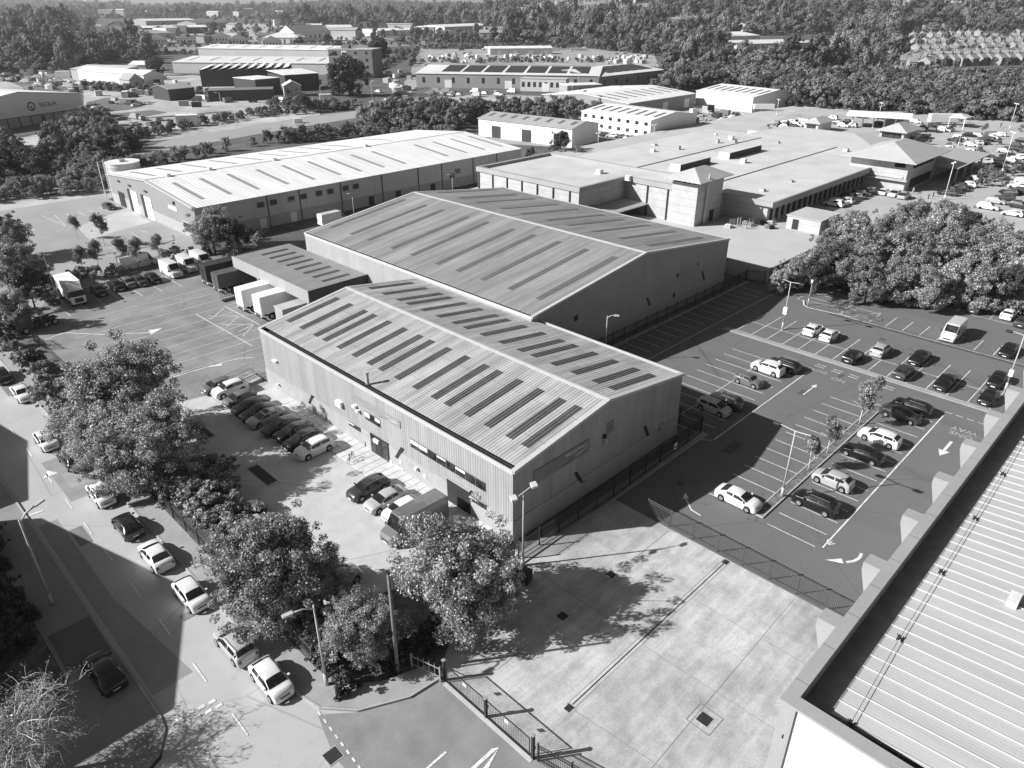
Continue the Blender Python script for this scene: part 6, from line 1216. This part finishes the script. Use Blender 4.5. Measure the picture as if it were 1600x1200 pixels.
BLD=[('shed','long pale shed with open dark bays behind the lorry park',(114,125),(194,127),6.5,16,'mono',1.5,GP,GP,0,3),
('shed','small white roofed shed behind the open bay shed',(203,112),(232,112),4.5,18,'par',2,GS,ROOFW,0,0),
('shed','low dark shed right of the open bay shed',(194,128),(246,122),5,14,'flat',0,GS,FLATG,0,0),
('gable_hut','small pale hut with a pointed gable in the lorry park',(205,140),(226,138),5,10,'perp',3.2,BRICKL,RG,1,0),
('warehouse','white fronted warehouse with a pale roof running back to the right',(228,138),(258,135),7,66,'perp',2,WHITEW,RS,0,1),
('shed','dark shed with a light gable behind it',(266,158),(306,154),5.5,16,'par',1.5,DARKW,RG,0,0),
('shed','long very low dark shed by the back road',(327,159),(428,156),5,12,'flat',0,DARKW,M('dark_flat_roof',.2,.8,.1,.1),0,0),
('factory','dark walled factory with jagged white roof panels',(316,136),(455,133),9.,34,'saw',1.6,DARKW,ROOFW,0,0),
('shed','small dark block with a flat white roof',(402,150),(440,146),8,20,'flat',0,DARKW,ROOFW,0,0),('shed','slanted white roofed block left of the big dark tree',(448,143),(500,139),8.5,22,'mono',1.2,DARKW,ROOFW,0,0),
('house','pale twin gabled sheds in front of the dark factory',(445,151),(472,150),5,10,'perp',2.4,BRICKL,ROOFW,2,0),
('warehouse','very long low white roofed warehouse in front of the office block',(272,114),(545,117),7.,62,'par',2.2,GP,RS,0,0),
('warehouse','long white roofed range behind the very long low warehouse',(312,93),(520,97),9,50,'par',2,GP,ROOFW,0,0),
('warehouse','unit with slate roof beyond the long range',(440,86),(500,86),6,30,'par',3,BRICK,TILE,0,0),
('office_block','brown brick office block four storeys high',(517,121),(584,122),17.,20,'flat',0,BRICK,FLATG,4,0),
('warehouse','long grey depot with solar panels on its roof',(651,136),(935,141),7.5,60,'par',2.6,GS,RS,12,3),
('warehouse','right end unit with more solar panels, joined to the long solar roofed depot',(935,141),(1036,128),7.,48,'par',2.4,GS,RS,6,0),
('office','two storey pale office front before the solar depot',(813,142),(884,144),6.5,9,'flat',0,GP,FLATG,8,1),
('shed','dark low shed with open bays right of the pale office',(886,150),(940,148),5,12,'flat',0,GS,ROOFW,4,1),
('shed','white shed with dark openings in the open ground',(766,86),(863,85),5.5,18,'par',1.6,GP,ROOFW,0,4),
('house','low roofed hut at the road junction',(622,178),(700,172),3.6,14,'par',1.6,BRICKL,RG,2,0),
('warehouse','bright white warehouse at the foot of the hill',(695,52),(773,48),9,60,'par',2.5,WHITEW,ROOFW,0,0),('warehouse','long low white roofs left of the bright warehouse',(590,58),(672,55),8,60,'par',2,GP,ROOFW,0,0),('warehouse','flat white units behind the office block',(475,58),(560,57),8,60,'par',2,WHITEW,RS,0,0),
('warehouse','pale building with slate roof in the left distance',(461,66),(518,64),11,40,'par',7,WHITEW,TILE,8,0),('house','white hipped villa in the left distance',(411,69),(470,69),7,30,'hip',5,WHITEW,RS,6,0),
('warehouse','big grey warehouse top of the far left cluster',(230,45),(308,43),13,60,'par',3,GS,RS,0,0),('warehouse','long dark walled shed with white roof in the far left cluster',(226,54),(326,52),9,40,'par',2.5,DARKW,ROOFW,0,0),('warehouse','dark roofed shed right of the far left cluster',(308,45),(362,43),9,50,'par',4,GS,TILE,0,0),
('warehouse','pale low shed at the left of the far cluster',(165,60),(225,62),7,50,'perp',3,GP,RG,0,0),('house','dark gabled barn left of the far cluster',(165,49),(200,49),8,20,'perp',7,BRICK,TILE,0,0),('house','house with tall slate roof at the far left',(111,43),(146,42),9,30,'par',9,BRICKL,TILE,4,0),('house','long slate roofed house beside the tall one',(87,47),(118,46),6,20,'par',5,BRICKL,TILE,5,0),
('warehouse','white roofs among the trees at the far left',(8,27),(60,26),10,80,'par',3,WHITEW,ROOFW,0,0),
('warehouse','white fronted warehouse on the far road to the right of the poplars',(948,66),(1002,62),12,80,'par',3,WHITEW,ROOFW,0,0),('warehouse','grey flank warehouse beside the white fronted one',(1004,65),(1085,63),11,70,'par',2.5,GP,RS,0,0),('warehouse','low roofs behind the poplars',(895,49),(935,50),9,60,'par',3,GP,RG,0,0),('warehouse','small grey gables left of the poplars',(848,45),(882,45),9,40,'perp',4,GS,TILE,0,0),
('warehouse','white works with stacked roofs at the right',(1137,74),(1186,72),11,60,'par',3,WHITEW,ROOFW,0,2),('warehouse','long grey works with white roof right of the stacked roofs',(1150,83),(1262,80),8,60,'par',2,GP,RS,10,0),('warehouse','tall works hall behind the long grey works',(1168,56),(1226,53),14,60,'par',3,WHITEW,ROOFW,0,0),('shed','dark ended hall beside the tall conical tree',(1283,80),(1300,79),9,22,'flat',0,GS,FLATG,0,0),('warehouse','pale shed beneath the works, by the woodland',(1190,90),(1262,88),5,20,'flat',0,WHITEW,FLATR,6,0),
('store','white hillside building half hidden by trees, left one',(1262,16),(1284,15),12,30,'flat',0,WHITEW,ROOFW,4,0),
('unit','white two storey unit with roller doors and short rooflights',(748,212),(893,231),6.2,17,'par',1.6,WHITEW,RG,0,3),
('unit','pale two storey unit with windows behind the drooping birch',(908,199),(1015,216),6.2,28,'par',1.8,WHITEW,RS,8,0),
('unit','white roofed unit angled behind the two storey unit',(981,184),(1085,166),5.8,50,'par',2.,GS,ROOFW,0,3),
('unit','grey roofed unit at the right of the industrial yard',(1086,164),(1174,176),6.5,36,'par',2.2,WHITEW,RS,0,0)]
for n,l,A,B_,h,dp,rt_,rise,wl,rf,wn,dn in BLD:
    z=None; rows=1
    if n=='office_block': rows=4
    if l.startswith('pale two storey unit'): rows=2
    t=BB(n,l,A,B_,h,dp,rt_,rise,wl,rf,wn,dn,cat=n.replace('_',' '),rows=rows,sky=8 if 'unit' in n or 'very long' in l else 0)
    if 'solar panels' in l:
        L=math.hypot(*(np.array(G(*B_))-np.array(G(*A)))); W=dp
        dd=(0,0)
        for i in (range(7) if 'long grey' in l else range(1,7)): x0=L*(.13+i*.118); sl=(2.65)/(W/2); b=MB(); b.slab([(x0,6,h+.1+6*sl+.2),(x0+L*.1,6,h+.1+6*sl+.2),(x0+L*.1,W/2-2,h+.1+(W/2-2)*sl+.2),(x0,W/2-2,h+.1+(W/2-2)*sl+.2)],.12); b.build('solar_array',SOLAR,t)
t=[o for o in COL.objects if o.get('category')=='office block'][0]
for r_ in range(1,4):
    b=MB(); b.box(8.9,12.4,-.12,-.02,r_*4.25-.2,r_*4.25+3.6); b.build('balcony_panel',WHITEW,t); b=MB(); b.box(9.3,12.,-.16,-.12,r_*4.25+1.,r_*4.25+2.6); b.build('window',GLASS,t)
for r_ in range(1,5): b=MB(); b.box(-.1,21,-.1,-.01,r_*4.25-.35,r_*4.25-.15); b.build('floor_band',GP,t)
b=MB(); b.box(7,12,6,11,17,19.4); b.build('lift_housing',BRICK,t)
# villas in the far left cluster
for i,(px,py) in enumerate([(232,70),(277,70),(332,67),(359,71),(411,75)]):
    BB('house','white hipped house, %s in the row across the field'%['first from the left','second from the left','third from the left','fourth from the left','last at the right'][i],(px,py),(px+30,py-.5),6.5,26,'hip',5,WHITEW,TILE,6,0,cat='house')
# terraces on the right and on the hillside
hp=BB('house','small terraced house seen above the woodland at the right','0 0' and (1440,80),(1447,80),5,9,'par',3.0,M('house_wall_far',.34,.85,.15,.2),TILEL,2,0,cat='house'); b=MB(); b.box(.5,1.3,3.9,5.1,7.2,9.6); b.build('chimney',BRICK,hp); register(hp)
rr=random.Random(12); nh=0; pass
def house_at(px,py,an,lab,grp,hill=False):
    x,y=G(px,py)
    if hill:
        d=ray(px,py); tt=900
        while tt<4000 and CH+d[2]*tt/math.hypot(d[0],d[1])>TZ(d[0]*tt/math.hypot(d[0],d[1]),d[1]*tt/math.hypot(d[0],d[1])): tt+=12
        x,y=d[0]*tt/math.hypot(d[0],d[1]),d[1]*tt/math.hypot(d[0],d[1])
    o=dup(hp,(x,y,TZ(x,y)),an,lab,grp,scale=(rr.uniform(.9,1.5)*(2.1 if hill else 1.),2.2 if hill else 1.2,1.9 if hill else 1.1)); return o
for row in range(10):
    y0=56+row*5.4
    for i in range(13): 
        px=1425+i*15+row*2+rr.uniform(-2,2); 
        if px<1640 and rr.random()<.85: house_at(px,y0+i*.7*(-.5)+rr.uniform(-.6,.6),R(-25 if row%2 else -70),'terraced house in the rows at the far right','terraced houses at the far right')
for i in range(16): house_at(1335+i*9+rr.uniform(-3,3),102+rr.uniform(-6,8),R(rr.choice([-20,-60,30])),'house with chimney between the two woods at the right','houses between the woods')
for k,(xa,ya,xb,yb,n) in enumerate([(805,22,880,8,16),(845,24,960,12,22),(870,18,1000,4,18),(960,24,1000,20,8),(1195,4,1240,7,6),(1350,6,1420,12,7),(1480,8,1600,4,20),(1490,14,1600,12,12),(1550,2,1600,1,6),(1255,10,1285,10,4),(1010,38,1100,44,12)]):
    for i in range(n): f=i/max(1,n-1); house_at(xa+(xb-xa)*f+rr.uniform(-2,2),ya+(yb-ya)*f+rr.uniform(-1,1),R(rr.choice([-30,-60])),'small white house on the wooded hillside','houses on the hillside',True)
rr=random.Random(21); UB=[]
for i in range(70):
    px,gy=(rr.uniform(0,740),rr.uniform(9,27)) if i<40 else ((rr.uniform(120,470),rr.uniform(40,70)) if i<56 else (rr.uniform(430,780),rr.uniform(46,66)))
    x,y=G(px,gy); L,D,H=rr.uniform(14,50),rr.uniform(12,30),rr.uniform(5,12)*(1.8 if i<40 else 1.); b=MB(); b.box(0,L,0,D,-1,H); t=thing('distant_building','small pale building scattered in the '+('woods towards the horizon' if i<40 else 'far industrial estate'),'building',(x,y,TZ(x,y)),R(rr.choice([-45,-20,-60,20])),'scattered buildings %d'%(i<40)); b.build('wall',[WHITEW,GP,GS][i%3],t); b=MB()
    if i%2: b.slab([(-.5,-.5,H),(L+.5,-.5,H),(L+.5,D/2,H+3),(-.5,D/2,H+3)],.2); b.slab([(-.5,D/2,H+3),(L+.5,D/2,H+3),(L+.5,D+.5,H),(-.5,D+.5,H)],.2)
    else: b.box(-.3,L+.3,-.3,D+.3,H,H+.4)
    b.build('roof',[ROOFW,RG,TILE][i%3],t)
# bridge road behind the woodland
t=thing('road_bridge','pale concrete bridge deck seen through the trees','bridge',(*G(1075,106),0),0); a=G(1075,106); c=G(1140,118); L=math.hypot(c[0]-a[0],c[1]-a[1]); t.rotation_euler=(0,0,math.atan2(c[1]-a[1],c[0]-a[0])); b=MB(); b.box(-20,L,0,12,4.,5.2); b.build('deck',FR,t); b=MB(); b.box(-20,L,-.3,0,4.,6.2); b.build('parapet',WHITEW,t)
for i in range(4): b=MB(); b.box(i*L/4,i*L/4+1.4,1,11,0,4.); b.build('pier',DARKW,t)
# pallets and stock yards
rr=random.Random(8)
for i in range(130):
    if i<45: px,py=rr.uniform(668,940),rr.choice([88,90,92])+rr.uniform(-1,1)
    elif i<80: px,py=rr.uniform(940,1010),rr.uniform(90,100)
    elif i<110: px,py=rr.uniform(20,300),rr.uniform(114,150)
    else: px,py=rr.uniform(600,640),rr.uniform(110,160)
    x,y=G(px,py); s=rr.uniform(2.,4.); o=MB(); o.box(-s/2,s/2,-s/2,s/2,0,s*.6); o.box(-s/2+.1,s/2-.1,-s/2+.1,s/2-.1,s*.6,s*.75); q=o.build('stock_stack',[WHITEW,GREYW,BRICKL][i%3]); q.location=(x,y,0); q.rotation_euler=(0,0,rr.uniform(0,3)); tag(q,'stacked building material in the far storage yard' if i<80 else ('stacked goods in the left lorry park' if i<110 else 'stacked goods beside the road by the office block'),'stack','stacks in the far yards %d'%((i>=80)+(i>=110)))

# ================================================================ CLEAN UP PROTOTYPES
for p in tbig+tmid+tbush+[tyoung,tcon,tround]+list(CP.values())+[VAN,VANL,TRW,TRD,TRD2,hp]+FCAR: kill(p)
# ================================================================ LIGHT, AIR, CAMERA
SAZ=R(-35.2); EL=R(30.8)
w=bpy.data.worlds.new('World'); S.world=w; w.use_nodes=True; t=w.node_tree; bg=t.nodes['Background']; sk_=t.nodes.new('ShaderNodeTexSky'); sk_.sky_type='NISHITA'; sk_.sun_disc=False; sk_.sun_elevation=EL
sdir=Vector((-math.cos(SAZ)*math.cos(EL),-math.sin(SAZ)*math.cos(EL),math.sin(EL))) # towards the sun
sk_.sun_rotation=math.atan2(sdir.x,sdir.y); sk_.air_density=1.; sk_.dust_density=1.5
bw=t.nodes.new('ShaderNodeRGBToBW'); sp_=t.nodes.new('ShaderNodeMix'); sp_.data_type='RGBA'; sp_.blend_type='MULTIPLY'; sp_.inputs[0].default_value=1; sp_.inputs[7].default_value=(3.0,.28,.0,1); t.links.new(sk_.outputs[0],sp_.inputs[6]); t.links.new(sp_.outputs[2],bw.inputs[0]); t.links.new(bw.outputs[0],bg.inputs[0]); bg.inputs[1].default_value=.05
L_=bpy.data.lights.new('sun','SUN'); L_.energy=5.; L_.angle=R(.53); so=bpy.data.objects.new('sun',L_); COL.objects.link(so); so.rotation_euler=sdir.to_track_quat('Z','Y').to_euler()
HAZE=1
if HAZE:
    b=MB(); b.box(-9000,22000,-14000,22000,-3,330); hm=bpy.data.materials.new('haze'); hm.use_nodes=True; ht=hm.node_tree; ht.nodes.clear(); ho=ht.nodes.new('ShaderNodeOutputMaterial'); hv=ht.nodes.new('ShaderNodeVolumePrincipled'); hv.inputs['Color'].default_value=(.9,.9,.9,1); hv.inputs['Density'].default_value=1.1e-4; hv.inputs['Anisotropy'].default_value=.3; ht.links.new(hv.outputs[0],ho.inputs['Volume']); hz=b.build('haze',hm); tag(hz,'thin haze filling the air to the horizon','haze',kind='stuff')
cam=bpy.data.cameras.new('camera'); co=bpy.data.objects.new('camera',cam); COL.objects.link(co); co.location=(0,0,CH)
cam.sensor_fit='HORIZONTAL'; cam.sensor_width=36; cam.lens=36*F/1600; cam.clip_start=.5; cam.clip_end=60000
fwd=Vector((math.cos(YAW)*math.cos(PIT),math.sin(YAW)*math.cos(PIT),-math.sin(PIT))); co.rotation_euler=fwd.to_track_quat('-Z','Y').to_euler(); S.camera=co
S.view_settings.view_transform='Standard'; S.view_settings.look='None'; S.view_settings.gamma=1; S.view_settings.exposure=0.55
S.cycles.volume_bounces=0; S.cycles.max_bounces=4; S.cycles.diffuse_bounces=1; S.cycles.glossy_bounces=2; S.cycles.transmission_bounces=2; S.cycles.transparent_max_bounces=4
